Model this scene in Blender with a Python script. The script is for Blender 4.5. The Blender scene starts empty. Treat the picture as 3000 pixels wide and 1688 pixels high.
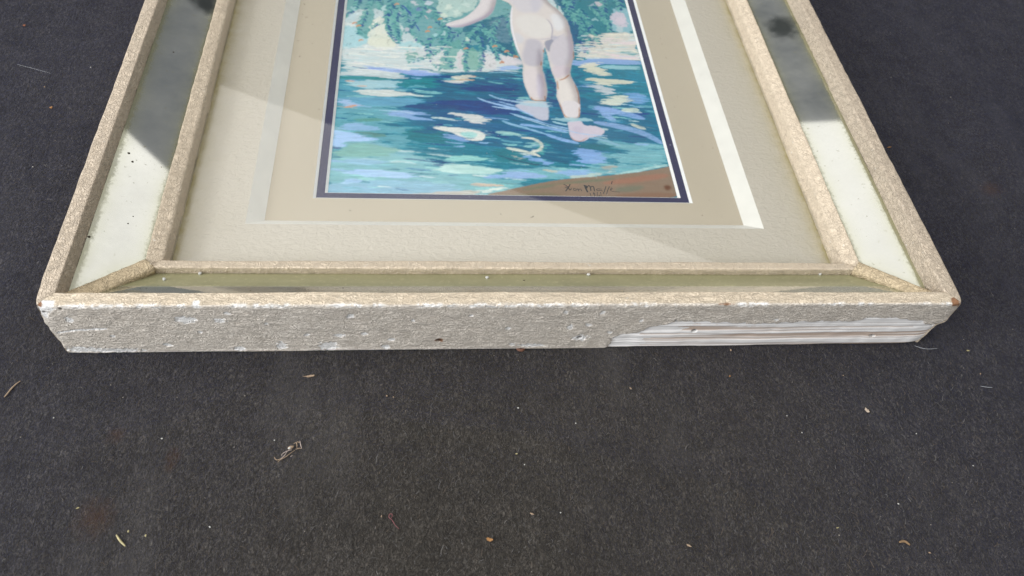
import bpy, bmesh, math, random
import numpy as np
from mathutils import Vector, Matrix, noise

# ------------------------------------------------------------------ camera, world, lights
S = bpy.context.scene
COL = S.collection
ROT = np.array([[0.9930135, -0.0687663, 0.0958925],      # camera right
                [0.0002083, 0.8136633, 0.5813364],       # camera up
                [0.1180005, 0.5772550, -0.8079929]])     # viewing direction
CAM = np.array([-0.0575877, -0.2187929, 0.3684038])
FPX = 2164.9                                             # focal length in photo pixels (3000 wide)
cd = bpy.data.cameras.new('camera'); cam = bpy.data.objects.new('camera', cd); COL.objects.link(cam)
m = Matrix.Identity(4)
for i in range(3):
    m[i][0] = ROT[0][i]; m[i][1] = ROT[1][i]; m[i][2] = -ROT[2][i]; m[i][3] = CAM[i]
cam.matrix_world = m
cd.sensor_width = 36; cd.lens = FPX / 3000 * 36
cd.clip_start = 0.01; cd.clip_end = 50
cd.dof.use_dof = True; cd.dof.focus_distance = 0.43; cd.dof.aperture_fstop = 13
S.camera = cam

W = bpy.data.worlds.new('World'); S.world = W; W.use_nodes = True
bg = W.node_tree.nodes['Background']
bg.inputs[0].default_value = (0.86, 0.92, 1.0, 1); bg.inputs[1].default_value = 0.17

def area(name, loc, rot, sx, sy, radiance, color):
    l = bpy.data.lights.new(name, 'AREA'); l.shape = 'RECTANGLE'; l.size = sx; l.size_y = sy
    l.energy = radiance * math.pi * sx * sy; l.color = color
    o = bpy.data.objects.new(name, l); COL.objects.link(o); o.location = loc; o.rotation_euler = rot
    return o
# the bright overhead opening whose straight far edge shows in the mirrors and the glass
area('skylight', (-1.642, -0.557, 2.4), (0, 0, math.radians(-25.6)), 7.0, 7.0, 1.0, (1.0, 0.965, 0.91))
# cool window light from the left
wl = area('window_light', (-1.85, -0.60, 0.85), (0, 0, 0), 1.0, 1.0, 11.5, (0.95, 0.97, 1.0))
wl.rotation_euler = (Vector((0, .2, 0)) - wl.location).to_track_quat('-Z', 'Y').to_euler()

S.view_settings.view_transform = 'Standard'; S.view_settings.look = 'None'
S.view_settings.exposure = 0.40; S.view_settings.gamma = 1; S.view_settings.use_curve_mapping = False
S.cycles.max_bounces = 10; S.cycles.transparent_max_bounces = 16

# ------------------------------------------------------------------ helpers
rng = np.random.default_rng(7); random.seed(7)

def lin(c):
    c = np.asarray(c, float) / 255
    return np.where(c <= 0.04045, c / 12.92, ((c + 0.055) / 1.055) ** 2.4)

def hit(u, v, axis, val):
    """photo pixel -> point on the plane coordinate[axis] = val"""
    u = np.asarray(u, float); v = np.asarray(v, float)
    d = (ROT[0][:, None] * ((u - 1500) / FPX).ravel() + ROT[1][:, None] * (-(v - 844) / FPX).ravel() + ROT[2][:, None])
    t = (val - CAM[axis]) / d[axis]
    return (CAM[:, None] + t * d).T

def link(name, me, mat, parent=None):
    o = bpy.data.objects.new(name, me); COL.objects.link(o)
    if mat: me.materials.append(mat)
    if parent: o.parent = parent
    return o

def tag(o, label=None, cat=None, group=None, kind=None):
    if label: o['label'] = label
    if cat: o['category'] = cat
    if group: o['group'] = group
    if kind: o['kind'] = kind
    return o

def mesh(name, v, f, smooth=False):
    me = bpy.data.meshes.new(name); me.from_pydata([tuple(p) for p in v], [], [tuple(q) for q in f]); me.update()
    if smooth: me.polygons.foreach_set('use_smooth', [True] * len(me.polygons))
    return me

def ninterp(a, ys, xs):
    """bilinear lookup of a lattice of random numbers"""
    h, w = a.shape
    y0 = np.floor(ys).astype(int); x0 = np.floor(xs).astype(int)
    fy = ys - y0; fx = xs - x0
    fy = fy * fy * (3 - 2 * fy); fx = fx * fx * (3 - 2 * fx)
    g = lambda yy, xx: a[yy % h, xx % w]
    return (g(y0, x0) * (1 - fy) * (1 - fx) + g(y0, x0 + 1) * (1 - fy) * fx + g(y0 + 1, x0) * fy * (1 - fx) + g(y0 + 1, x0 + 1) * fy * fx)
LAT = rng.random((257, 263))
def vn(x, y, sx, sy, o=0):
    """value noise in 0..1 with cell sizes sx, sy"""
    return ninterp(LAT, np.asarray(y) / sy + 31.7 * o + 500, np.asarray(x) / sx + 17.3 * o + 500)

# ------------------------------------------------------------------ node materials
class NT:
    def __init__(s, name):
        s.m = bpy.data.materials.new(name); s.m.use_nodes = True; s.t = s.m.node_tree; s.n = s.t.nodes
        s.p = s.n['Principled BSDF']; s.out = s.n['Material Output']
        s.tc = s.n.new('ShaderNodeTexCoord'); s.obj = s.tc.outputs['Object']
    def l(s, a, b): s.t.links.new(a, b)
    def set(s, sock, v):
        if hasattr(v, 'node'): s.l(v, sock)
        elif isinstance(v, (tuple, list)) and len(v) == 3 and sock.type == 'RGBA': sock.default_value = (*v, 1)
        else: sock.default_value = v
    def mapping(s, scale=(1, 1, 1), loc=(0, 0, 0), rot=(0, 0, 0), src=None):
        n = s.n.new('ShaderNodeMapping'); n.inputs['Scale'].default_value = scale; n.inputs['Location'].default_value = loc
        n.inputs['Rotation'].default_value = rot; s.l(src or s.obj, n.inputs['Vector']); return n.outputs[0]
    def noise(s, vec, scale, detail=3, rough=.5, dist=0):
        n = s.n.new('ShaderNodeTexNoise'); s.l(vec, n.inputs['Vector']); n.inputs['Scale'].default_value = scale
        n.inputs['Detail'].default_value = detail; n.inputs['Roughness'].default_value = rough; n.inputs['Distortion'].default_value = dist
        return n.outputs['Fac']
    def voronoi(s, vec, scale, feature='DISTANCE_TO_EDGE', rnd=1, out='Distance'):
        n = s.n.new('ShaderNodeTexVoronoi'); n.feature = feature; s.l(vec, n.inputs['Vector']); n.inputs['Scale'].default_value = scale
        n.inputs['Randomness'].default_value = rnd; return n.outputs[out]
    def ramp(s, fac, stops):
        n = s.n.new('ShaderNodeValToRGB'); s.l(fac, n.inputs[0]); e = n.color_ramp.elements
        while len(e) < len(stops): e.new(.5)
        for k, (p, c) in enumerate(stops):
            e[k].position = p; e[k].color = (*c, 1) if isinstance(c, (tuple, list, np.ndarray)) else (c, c, c, 1)
        return n.outputs[0]
    def mix(s, fac, a, b, mode='MIX'):
        n = s.n.new('ShaderNodeMix'); n.data_type = 'RGBA'; n.blend_type = mode
        s.set(n.inputs[0], fac); s.set(n.inputs[6], a); s.set(n.inputs[7], b); return n.outputs[2]
    def math(s, op, a, b=0.0, clamp=False):
        n = s.n.new('ShaderNodeMath'); n.operation = op; n.use_clamp = clamp; s.set(n.inputs[0], a); s.set(n.inputs[1], b); return n.outputs[0]
    def attr(s, name):
        n = s.n.new('ShaderNodeAttribute'); n.attribute_name = name; return n
    def bump(s, h, dist, strength=1.0, normal=None):
        n = s.n.new('ShaderNodeBump'); s.l(h, n.inputs['Height']); n.inputs['Distance'].default_value = dist
        n.inputs['Strength'].default_value = strength
        if normal: s.l(normal, n.inputs['Normal'])
        return n.outputs[0]
    def sep(s, v):
        n = s.n.new('ShaderNodeSeparateXYZ'); s.l(v, n.inputs[0]); return n.outputs

def simple(name, col, rough=.7, var=.15, scale=300, bump=0.0):
    t = NT(name); c = np.array(col)
    f = t.noise(t.obj, scale, 4, .6)
    t.set(t.p.inputs['Base Color'], t.ramp(f, [(.3, tuple(c * (1 - var))), (.7, tuple(np.minimum(c * (1 + var), 1)))]))
    t.p.inputs['Roughness'].default_value = rough
    if bump: t.l(t.bump(f, bump), t.p.inputs['Normal'])
    return t.m

def wrinkle(t, along, scale=1.0):
    """height of the wrinkled, alligatored paint; along = axis scaling that stretches the wrinkles"""
    warp = t.n.new('ShaderNodeTexNoise'); warp.inputs['Scale'].default_value = 160 * scale; warp.inputs['Detail'].default_value = 2
    v0 = t.mapping(along); t.l(v0, warp.inputs['Vector'])
    mx = t.n.new('ShaderNodeMix'); mx.data_type = 'VECTOR'; mx.inputs[0].default_value = .0055 / scale
    add = t.n.new('ShaderNodeVectorMath'); add.operation = 'MULTIPLY_ADD'
    t.l(warp.outputs['Color'], add.inputs[0]); add.inputs[1].default_value = (.006, .006, .006); t.l(v0, add.inputs[2])
    v = add.outputs[0]
    n1 = t.noise(v, 300 * scale, 2, .55, 1.1); n2 = t.noise(v, 560 * scale, 2, .5, .8)
    l1 = t.math('MINIMUM', t.math('MULTIPLY', t.math('ABSOLUTE', t.math('SUBTRACT', n1, .5)), 7.0), 1.0)
    l2 = t.math('MINIMUM', t.math('MULTIPLY', t.math('ABSOLUTE', t.math('SUBTRACT', n2, .5)), 6.0), 1.0)
    return t.math('ADD', t.math('MULTIPLY', l1, .6), t.math('MULTIPLY', l2, .4)), n1

def paint_material(name, along, base, dark, scale=1.0, attrs=False, depth=.0009, dirt=.2):
    t = NT(name)
    h, n1 = wrinkle(t, along, scale)
    big = t.noise(t.obj, 22, 4, .6)
    col = t.mix(big, tuple(np.array(base) * .90), tuple(np.minimum(np.array(base) * 1.07, 1)))
    groove = t.ramp(h, [(.08, 1.0), (.55, 0.0)])
    col = t.mix(t.math('MULTIPLY', groove, dirt), col, tuple(dark))
    spk = t.ramp(t.noise(t.mapping((1, 1, 1), (3, 1, 2)), 520, 2, .5), [(.735, 0), (.76, 1)])
    col = t.mix(t.math('MULTIPLY', spk, .35), col, (.11, .075, .04))
    wsp = t.ramp(t.noise(t.mapping((1, 1, 1), (1, 7, 5)), 260, 3, .6), [(.69, 0), (.72, 1)])
    col = t.mix(t.math('MULTIPLY', wsp, .6), col, (.78, .74, .68))
    height = h
    if attrs:
        a = t.attr('wear_and_light'); ch = t.sep(a.outputs['Vector'])
        # outward face paler and greyer: its cool light is painted into the colour
        grey = t.mix(big, (.72, .655, .57), (.83, .77, .69)); grey = t.mix(t.math('MULTIPLY', groove, .42), grey, (.34, .275, .205))
        col = t.mix(ch[2], col, grey)
        # bare wood: brown grain lines between whitened ridges
        g = t.noise(t.mapping((6, 1, 110)), 6, 4, .6)
        wv = t.math('ADD', ch[1], t.math('MULTIPLY', t.math('SUBTRACT', g, .5), .55))
        wood = t.ramp(wv, [(.0, (.56, .44, .36)), (.26, (.71, .63, .57)), (.55, (.80, .75, .715)), (.85, (.90, .885, .87))])
        col = t.mix(ch[0], col, wood)
        hb = t.math('MULTIPLY', g, .35)
        hm = t.n.new('ShaderNodeMix'); t.l(ch[0], hm.inputs[0]); t.l(h, hm.inputs[2]); t.l(hb, hm.inputs[3]); height = hm.outputs[0]
        b = t.attr('chips'); cb = t.sep(b.outputs['Vector'])
        col = t.mix(cb[0], col, (.92, .91, .89))
        col = t.mix(cb[1], col, (.30, .15, .075))
        col = t.mix(cb[2], col, (.02, .012, .01))
    t.set(t.p.inputs['Base Color'], col)
    t.p.inputs['Roughness'].default_value = .62
    t.l(t.bump(height, depth), t.p.inputs['Normal'])
    return t.m

TAN = (.69, .59, .455); TAND = (.36, .27, .175)
M = {}
M['paint_front'] = paint_material('tan wrinkled paint with bare wood', (.45, 1, 1.2), TAN, TAND, 1.5, attrs=True, depth=.00055, dirt=.3)
M['paint_side'] = paint_material('tan wrinkled paint', (1, .8, 1), (.575, .485, .38), TAND, 1.2, depth=.0008)
M['paint_inner'] = paint_material('tan wrinkled paint fine', (.8, .8, 1), (.70, .595, .46), TAND, 1.3, depth=.0006, dirt=.22)
M['paint_batten'] = paint_material('tan paint on battens', (.8, .8, 1), (.66, .54, .36), TAND, 1.1, depth=.0009, dirt=.4)

def liner_mat():
    t = NT('cream liner paint')
    n = t.noise(t.mapping((.7, 1, 1)), 330, 4, .6, .5); b = t.noise(t.obj, 14, 4, .6)
    c = t.mix(b, (.505, .462, .395), (.56, .515, .45))
    sp = t.ramp(t.noise(t.mapping((1, 1, 1), (5, 2, 0)), 420, 2, .5), [(.745, 0), (.77, 1)])
    c = t.mix(t.math('MULTIPLY', sp, .6), c, (.16, .14, .09))
    # yellowed band along the inner rail: settled dirt, and painted shade on the left
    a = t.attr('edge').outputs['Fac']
    grime_shade = t.math('MULTIPLY', a, t.ramp(t.noise(t.obj, 90, 4, .7), [(.25, .35), (.7, 1.0)]))
    c = t.mix(grime_shade, c, (.34, .29, .13))
    t.set(t.p.inputs['Base Color'], c); t.p.inputs['Roughness'].default_value = .6
    t.l(t.bump(n, .0010, .9), t.p.inputs['Normal']); return t.m
M['liner'] = liner_mat()
M['bevel'] = simple('white bevel paint', (.76, .745, .705), .55, .05, 60)
def mat_board():
    t = NT('beige mat board')
    f = t.noise(t.obj, 900, 3, .6); b = t.noise(t.obj, 9, 3, .5)
    c = t.mix(b, (.47, .41, .32), (.515, .455, .36))
    c = t.mix(t.math('MULTIPLY', f, .25), c, (.41, .355, .275), 'MIX')
    sp = t.ramp(t.noise(t.mapping((1, 1, 1), (2, 8, 0)), 330, 1, .5), [(.775, 0), (.79, 1)])
    c = t.mix(t.math('MULTIPLY', sp, .6), c, (.08, .06, .04))
    t.set(t.p.inputs['Base Color'], c); t.p.inputs['Roughness'].default_value = .9; return t.m
M['mat'] = mat_board()
M['core'] = simple('white mat core', (.80, .80, .80), .9, .04, 200)
def navy_board():
    t = NT('navy mat board'); f = t.noise(t.obj, 700, 3, .6)
    c = t.ramp(f, [(.3, (.012, .012, .058)), (.75, (.024, .022, .088))])
    sp = t.ramp(t.noise(t.mapping((1, 1, 1), (1, 1, 4)), 480, 2, .5), [(.72, 0), (.76, 1)])
    c = t.mix(t.math('MULTIPLY', sp, .5), c, (.35, .35, .5))
    t.set(t.p.inputs['Base Color'], c); t.p.inputs['Roughness'].default_value = .85; return t.m
M['navy'] = navy_board()

def mirror_mat():
    t = NT('aged mirror glass')
    a = t.attr('edge'); ch = t.sep(a.outputs['Vector'])        # x: closeness to the long edges, on the front also painted reflection, y: dark blot
    n1 = t.noise(t.obj, 420, 4, .75); n2 = t.noise(t.obj, 60, 4, .65)
    spots = t.ramp(t.math('ADD', t.math('MULTIPLY', ch[0], .62), t.math('MULTIPLY', n1, .62)), [(.56, 0), (.74, 1)])
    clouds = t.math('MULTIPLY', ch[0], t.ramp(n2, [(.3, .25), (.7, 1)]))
    met = t.n.new('ShaderNodeBsdfGlossy'); met.inputs['Roughness'].default_value = .035
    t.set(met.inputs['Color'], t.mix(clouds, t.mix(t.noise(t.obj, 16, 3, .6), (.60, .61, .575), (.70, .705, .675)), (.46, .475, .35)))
    dust = t.n.new('ShaderNodeBsdfDiffuse')
    t.set(dust.inputs['Color'], t.mix(ch[0], t.mix(n2, (.36, .37, .37), (.46, .46, .42)), (.60, .575, .31)))  # dust, and in olive the front strip's painted reflection of the inner rail
    dk = t.n.new('ShaderNodeBsdfPrincipled'); dk.inputs['Roughness'].default_value = .25
    t.set(dk.inputs['Base Color'], t.mix(n2, (.10, .10, .045), (.22, .21, .12)))
    blot = t.n.new('ShaderNodeBsdfPrincipled'); blot.inputs['Roughness'].default_value = .3; blot.inputs['Base Color'].default_value = (.012, .016, .015, 1)
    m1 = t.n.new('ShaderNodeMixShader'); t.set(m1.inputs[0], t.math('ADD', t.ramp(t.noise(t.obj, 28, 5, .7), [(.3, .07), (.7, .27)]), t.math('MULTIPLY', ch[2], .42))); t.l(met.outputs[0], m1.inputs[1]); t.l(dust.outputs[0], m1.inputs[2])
    m2 = t.n.new('ShaderNodeMixShader'); pits = t.ramp(t.noise(t.mapping((1, 1, 1), (4, 9, 1)), 340, 3, .6), [(.66, 0), (.74, .55)])
    t.set(m2.inputs[0], t.math('MAXIMUM', t.math('MULTIPLY', spots, .6), pits)); t.l(m1.outputs[0], m2.inputs[1]); t.l(dk.outputs[0], m2.inputs[2])
    m3 = t.n.new('ShaderNodeMixShader'); t.l(ch[1], m3.inputs[0]); t.l(m2.outputs[0], m3.inputs[1]); t.l(blot.outputs[0], m3.inputs[2])
    t.l(m3.outputs[0], t.out.inputs[0]); t.n.remove(t.p); return t.m
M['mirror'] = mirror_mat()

def glass_mat():
    t = NT('picture glass')
    tr = t.n.new('ShaderNodeBsdfTransparent'); tr.inputs[0].default_value = (.985, .99, .985, 1)
    gl = t.n.new('ShaderNodeBsdfGlossy'); gl.inputs['Roughness'].default_value = .012
    fr = t.n.new('ShaderNodeFresnel')
    ge = t.n.new('ShaderNodeNewGeometry')                        # same index seen from either face of the pane
    io = t.n.new('ShaderNodeMix'); t.l(ge.outputs['Backfacing'], io.inputs[0]); io.inputs[2].default_value = 1.5; io.inputs[3].default_value = 1 / 1.5
    t.l(io.outputs[0], fr.inputs[0])
    m1 = t.n.new('ShaderNodeMixShader'); t.l(fr.outputs[0], m1.inputs[0]); t.l(tr.outputs[0], m1.inputs[1]); t.l(gl.outputs[0], m1.inputs[2])
    du = t.n.new('ShaderNodeBsdfDiffuse'); du.inputs[0].default_value = (.75, .74, .70, 1)
    f = t.ramp(t.noise(t.obj, 560, 1, .5), [(.79, 0), (.815, .5)])
    haze = t.ramp(t.noise(t.obj, 20, 4, .6), [(.3, .004), (.7, .02)])
    m2 = t.n.new('ShaderNodeMixShader'); t.set(m2.inputs[0], t.math('ADD', f, haze)); t.l(m1.outputs[0], m2.inputs[1]); t.l(du.outputs[0], m2.inputs[2])
    t.l(m2.outputs[0], t.out.inputs[0]); t.n.remove(t.p); return t.m
M['glass'] = glass_mat()

# ------------------------------------------------------------------ felt surface
def felt_mat():
    t = NT('charcoal felt')
    w = t.mapping((1, .55, 1), rot=(0, 0, .25))
    fine = t.noise(w, 900, 4, .75, 1.2); mid = t.noise(w, 210, 4, .65, .8); big = t.noise(t.obj, 9, 4, .6)
    c = t.ramp(fine, [(.30, (.008, .0072, .0063)), (.5, (.058, .052, .0455)), (.68, (.205, .187, .166))])
    c = t.mix(t.ramp(mid, [(.35, 0), (.7, .45)]), c, (.040, .036, .032))
    c = t.mix(t.math('MULTIPLY', big, .45), c, (.066, .059, .050))
    mot = t.noise(t.obj, 55, 4, .7); c = t.mix(t.ramp(mot, [(.35, .40), (.6, 0)]), c, (.026, .0235, .021))
    scuff = t.noise(t.mapping((3.0, 1.0, 1), (0, 3, 0), (0, 0, .95)), 5, 4, .65)
    c = t.mix(t.ramp(scuff, [(.55, 0), (.74, .45)]), c, (.115, .107, .097))
    # cool light painted into the felt: bluer and darker away from the front middle
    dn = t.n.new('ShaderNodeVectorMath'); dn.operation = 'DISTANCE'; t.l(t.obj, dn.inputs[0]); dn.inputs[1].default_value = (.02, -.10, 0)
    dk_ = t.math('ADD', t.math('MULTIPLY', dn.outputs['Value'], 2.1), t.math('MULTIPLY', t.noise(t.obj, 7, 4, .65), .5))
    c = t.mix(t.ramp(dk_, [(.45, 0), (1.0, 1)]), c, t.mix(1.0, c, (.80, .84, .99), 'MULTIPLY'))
    # rust-coloured stains
    for (u, v, r) in ((345, 1280, .006), (508, 1338, .0055), (500, 1370, .004), (280, 1518, .012), (2900, 560, .01)):
        p = hit(u, v, 2, 0)[0]
        n = t.n.new('ShaderNodeVectorMath'); n.operation = 'DISTANCE'; t.l(t.obj, n.inputs[0]); n.inputs[1].default_value = (p[0], p[1], 0)
        k = t.math('ADD', t.math('DIVIDE', n.outputs['Value'], r), t.math('MULTIPLY', mid, 1.4))
        c = t.mix(t.ramp(k, [(.75, .5), (1.0, 0)]) if False else t.ramp(t.math('MULTIPLY', k, .5), [(.4, .40), (.85, 0)]), c, (.085, .038, .012))
    t.set(t.p.inputs['Base Color'], c); t.p.inputs['Roughness'].default_value = .95
    t.p.inputs['Specular IOR Level'].default_value = .15
    t.p.inputs['Sheen Weight'].default_value = .12; t.p.inputs['Sheen Roughness'].default_value = .16; t.p.inputs['Sheen Tint'].default_value = (.22, .32, 1.0, 1)
    h = t.math('ADD', fine, t.math('MULTIPLY', mid, 1.2))
    t.l(t.bump(h, .0024), t.p.inputs['Normal']); return t.m
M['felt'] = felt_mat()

CREASE = []
for q0, q1, am, wd in (((950, 1170), (1650, 1330), .0016, .006), ((1500, 1240), (2500, 1560), .0014, .007), ((60, 1330), (700, 1190), .0010, .008), ((2350, 1120), (2950, 1420), .0016, .009), ((2620, 520), (2960, 430), .0030, .008)):
    h0 = hit(*q0, 2, 0)[0]; h1 = hit(*q1, 2, 0)[0]; CREASE.append((h0[0], h0[1], h1[0], h1[1], am, wd))
def felt_height(x, y):
    x = np.asarray(x, float); y = np.asarray(y, float)
    out = np.maximum(np.abs(x) - .25, np.maximum(-y, y - .6))            # distance outside the frame
    k = np.clip(out / .03, 0, 1)
    und = (vn(x, y, .16, .10, 1) - .5) * .011 + (vn(x, y, .05, .05, 2) - .5) * .0018
    # a soft fold to the right of the frame and faint creases in front of it
    for (u0, v0, u1, v1, am, wd) in CREASE:
        d0 = np.array((u1 - u0, v1 - v0)); L0 = np.hypot(*d0); d0 = d0 / L0; sx_ = (x - u0) * d0[0] + (y - v0) * d0[1]; sy_ = (y - v0) * d0[0] - (x - u0) * d0[1] + .004 * np.sin(sx_ * 40)
        und = und + am * np.exp(-(sy_ / wd) ** 2) * np.exp(-((sx_ / L0 - .5) / .45) ** 4)
    fold = .0065 * np.exp(-((x - .395 - .25 * (y - .2)) / .022) ** 2) * np.exp(-((y - .20) / .07) ** 2)
    return k * (und + fold) - .0002
nx, ny = 300, 260
gx = np.concatenate([np.linspace(-2.2, -.62, 14)[:-1], np.linspace(-.62, .72, nx), np.linspace(.72, 2.2, 14)[1:]])
gy = np.concatenate([np.linspace(-1.2, -.22, 10)[:-1], np.linspace(-.22, .62, ny), np.linspace(.62, 2.2, 14)[1:]])
X, Y = np.meshgrid(gx, gy); Z = felt_height(X, Y)
def grid_faces(h, w):
    i = np.arange(h * w).reshape(h, w)
    return np.stack([i[:-1, :-1].ravel(), i[:-1, 1:].ravel(), i[1:, 1:].ravel(), i[1:, :-1].ravel()], 1)
def grid_mesh(name, V, h, w, smooth=True, flip=False):
    me = bpy.data.meshes.new(name); F = grid_faces(h, w)
    if flip: F = F[:, ::-1]
    me.vertices.add(len(V)); me.vertices.foreach_set('co', np.ascontiguousarray(V, dtype=np.float32).ravel())
    me.loops.add(F.size); me.loops.foreach_set('vertex_index', np.ascontiguousarray(F, dtype=np.int32).ravel())
    me.polygons.add(len(F)); me.polygons.foreach_set('loop_start', np.arange(0, F.size, 4, dtype=np.int32))
    me.update(calc_edges=True); me.validate()
    me.polygons.foreach_set('use_smooth', [smooth] * len(me.polygons)); return me
me = grid_mesh('felt_surface', np.stack([X.ravel(), Y.ravel(), Z.ravel()], 1), len(gy), len(gx))
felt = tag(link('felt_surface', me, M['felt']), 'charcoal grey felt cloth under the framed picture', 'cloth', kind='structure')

# loose nap of the felt: short fibres lying on it
def fibres(n, x0, x1, y0, y1):
    px = rng.uniform(x0, x1, n); py = rng.uniform(y0, y1, n)
    keep = ~((np.abs(px) < .2505) & (py > -.0005) & (py < .6005)); px = px[keep]; py = py[keep]; n = len(px)
    L = rng.uniform(.0008, .0026, n) * rng.choice([1, 1, 1, 1, 1, 1.7], n); ang = rng.normal(.35 + 1.5 * (vn(px, py, .09, .09, 5) - .5), .75, n)
    cur = rng.normal(0, .5, n); w = rng.uniform(.00003, .00008, n)
    lift = rng.uniform(.0001, .0010, n)
    V = np.zeros((n, 4, 2, 3))
    cx, cy = px.copy(), py.copy(); a = ang.copy()
    for k in range(4):
        s = k / 3
        V[:, k, 0, 0] = cx - np.sin(a) * w; V[:, k, 0, 1] = cy + np.cos(a) * w
        V[:, k, 1, 0] = cx + np.sin(a) * w; V[:, k, 1, 1] = cy - np.cos(a) * w
        z = felt_height(cx, cy) + .00012 + lift * math.sin(math.pi * min(s * .8 + .1, 1))
        V[:, k, 0, 2] = z; V[:, k, 1, 2] = z + w
        cx = cx + np.cos(a) * L / 3; cy = cy + np.sin(a) * L / 3; a = a + cur * .5
    base = np.arange(n)[:, None] * 8
    F = np.concatenate([base + np.array([2 * k, 2 * k + 1, 2 * k + 3, 2 * k + 2]) for k in range(3)], 0)
    me = bpy.data.meshes.new('felt_nap')
    me.vertices.add(n * 8); me.vertices.foreach_set('co', V.astype(np.float32).ravel())
    me.loops.add(F.size); me.loops.foreach_set('vertex_index', F.astype(np.int32).ravel())
    me.polygons.add(len(F)); me.polygons.foreach_set('loop_start', np.arange(0, F.size, 4, dtype=np.int32)); me.update(calc_edges=True)
    pal = np.array([[.014, .014, .014], [.04, .038, .036], [.085, .083, .082], [.13, .128, .13], [.11, .085, .065], [.05, .042, .035], [.22, .21, .20]])
    c = pal[rng.choice(len(pal), n, p=[.22, .27, .25, .07, .10, .085, .005])] * rng.uniform(.7, 1.25, (n, 1))
    ca = me.color_attributes.new('tint', 'FLOAT_COLOR', 'POINT')
    ca.data.foreach_set('color', np.repeat(np.concatenate([c, np.ones((n, 1))], 1), 8, 0).astype(np.float32).ravel())
    return me
t = NT('felt fibres'); t.l(t.attr('tint').outputs['Color'], t.p.inputs['Base Color']); t.p.inputs['Roughness'].default_value = .8; M['fibre'] = t.m
tag(link('felt_nap', fibres(170000, -.46, .62, -.17, .45), M['fibre'], felt), kind='stuff')

# ------------------------------------------------------------------ the framed picture
FW, FL = .5, .6                                    # outer width and length
T, A1, WZ = .0462, .0089, .0352                    # outer rail: top height, top width, mirror edge height
A2, ZMI, Z2, A3, Z2I = .0388, .0242, .02765, .0468, .0239   # inner rail
B1, B2, ZL, ZM = .0841, .0932, .0118, .0044        # liner and bevel
frame = bpy.data.objects.new('picture_frame', None); COL.objects.link(frame)
tag(frame, 'framed water bathing painting in worn tan frame with mirror strips lying on felt', 'picture frame')

def place(side, s, u):
    """point of a rail: s along its length, u from the outer edge inward"""
    if side == 'front': return (-FW / 2 + s, u)
    if side == 'back': return (FW / 2 - s, FL - u)
    if side == 'left': return (-FW / 2 + u, FL - s)
    return (FW / 2 - u, s)
LEN = dict(front=FW, back=FW, left=FL, right=FL)

def resample(prof, step):
    out = []
    for (a, b) in zip(prof, prof[1:] + prof[:1]):
        n = max(1, int(math.dist(a, b) / (step if max(a[0], b[0]) <= A1 + 1e-5 or max(a[0], b[0]) > .02 else step * 4)))
        for k in range(n): out.append((a[0] + (b[0] - a[0]) * k / n, a[1] + (b[1] - a[1]) * k / n))
    return out
def fillet(prof, r):
    out = []
    n = len(prof)
    for i in range(n):
        p = Vector(prof[i]); a = Vector(prof[i - 1]) - p; b = Vector(prof[(i + 1) % n]) - p
        rr = min(r[i], a.length * .45, b.length * .45)
        if rr <= 0: out.append(tuple(p)); continue
        A = p + a.normalized() * rr; B = p + b.normalized() * rr
        for k in range(4):
            q = k / 3; out.append(tuple((1 - q) ** 2 * A + 2 * q * (1 - q) * p + q * q * B))
    return out

def rail(name, side, prof, step, slen, mat, parent, wob=.0003, seed=0, smooth=True):
    prof = resample(prof, step); L = LEN[side]; n = len(prof)
    us = np.array([p[0] for p in prof]); zs = np.array([p[1] for p in prof]); ns = int(L / slen)
    sv = np.linspace(0, 1, ns + 1)
    U = np.repeat(us[None], ns + 1, 0); Zz = np.repeat(zs[None], ns + 1, 0)
    Sx = U + sv[:, None] * (L - 2 * U)
    lowf = (vn(Sx, Zz + U, .05, .05, seed) - .5); mid = (vn(Sx, Zz * 1 + U * 2, .006, .006, seed + 3) - .5)
    d = wob * (lowf * 1.6 + mid * 1.0)
    # displace along the profile normal
    tu = np.roll(us, -1) - np.roll(us, 1); tz = np.roll(zs, -1) - np.roll(zs, 1); ln = np.hypot(tu, tz) + 1e-9
    nu, nz = tz / ln, -tu / ln
    area2 = np.sum(us * np.roll(zs, -1) - np.roll(us, -1) * zs)
    if area2 < 0: nu, nz = -nu, -nz
    top = (Zz > .003)
    U2 = U + nu[None] * d * top; Z2_ = np.maximum(Zz + nz[None] * d * top, 0.0002)
    return prof, sv, Sx, U2, Z2_, nu, nz

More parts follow.
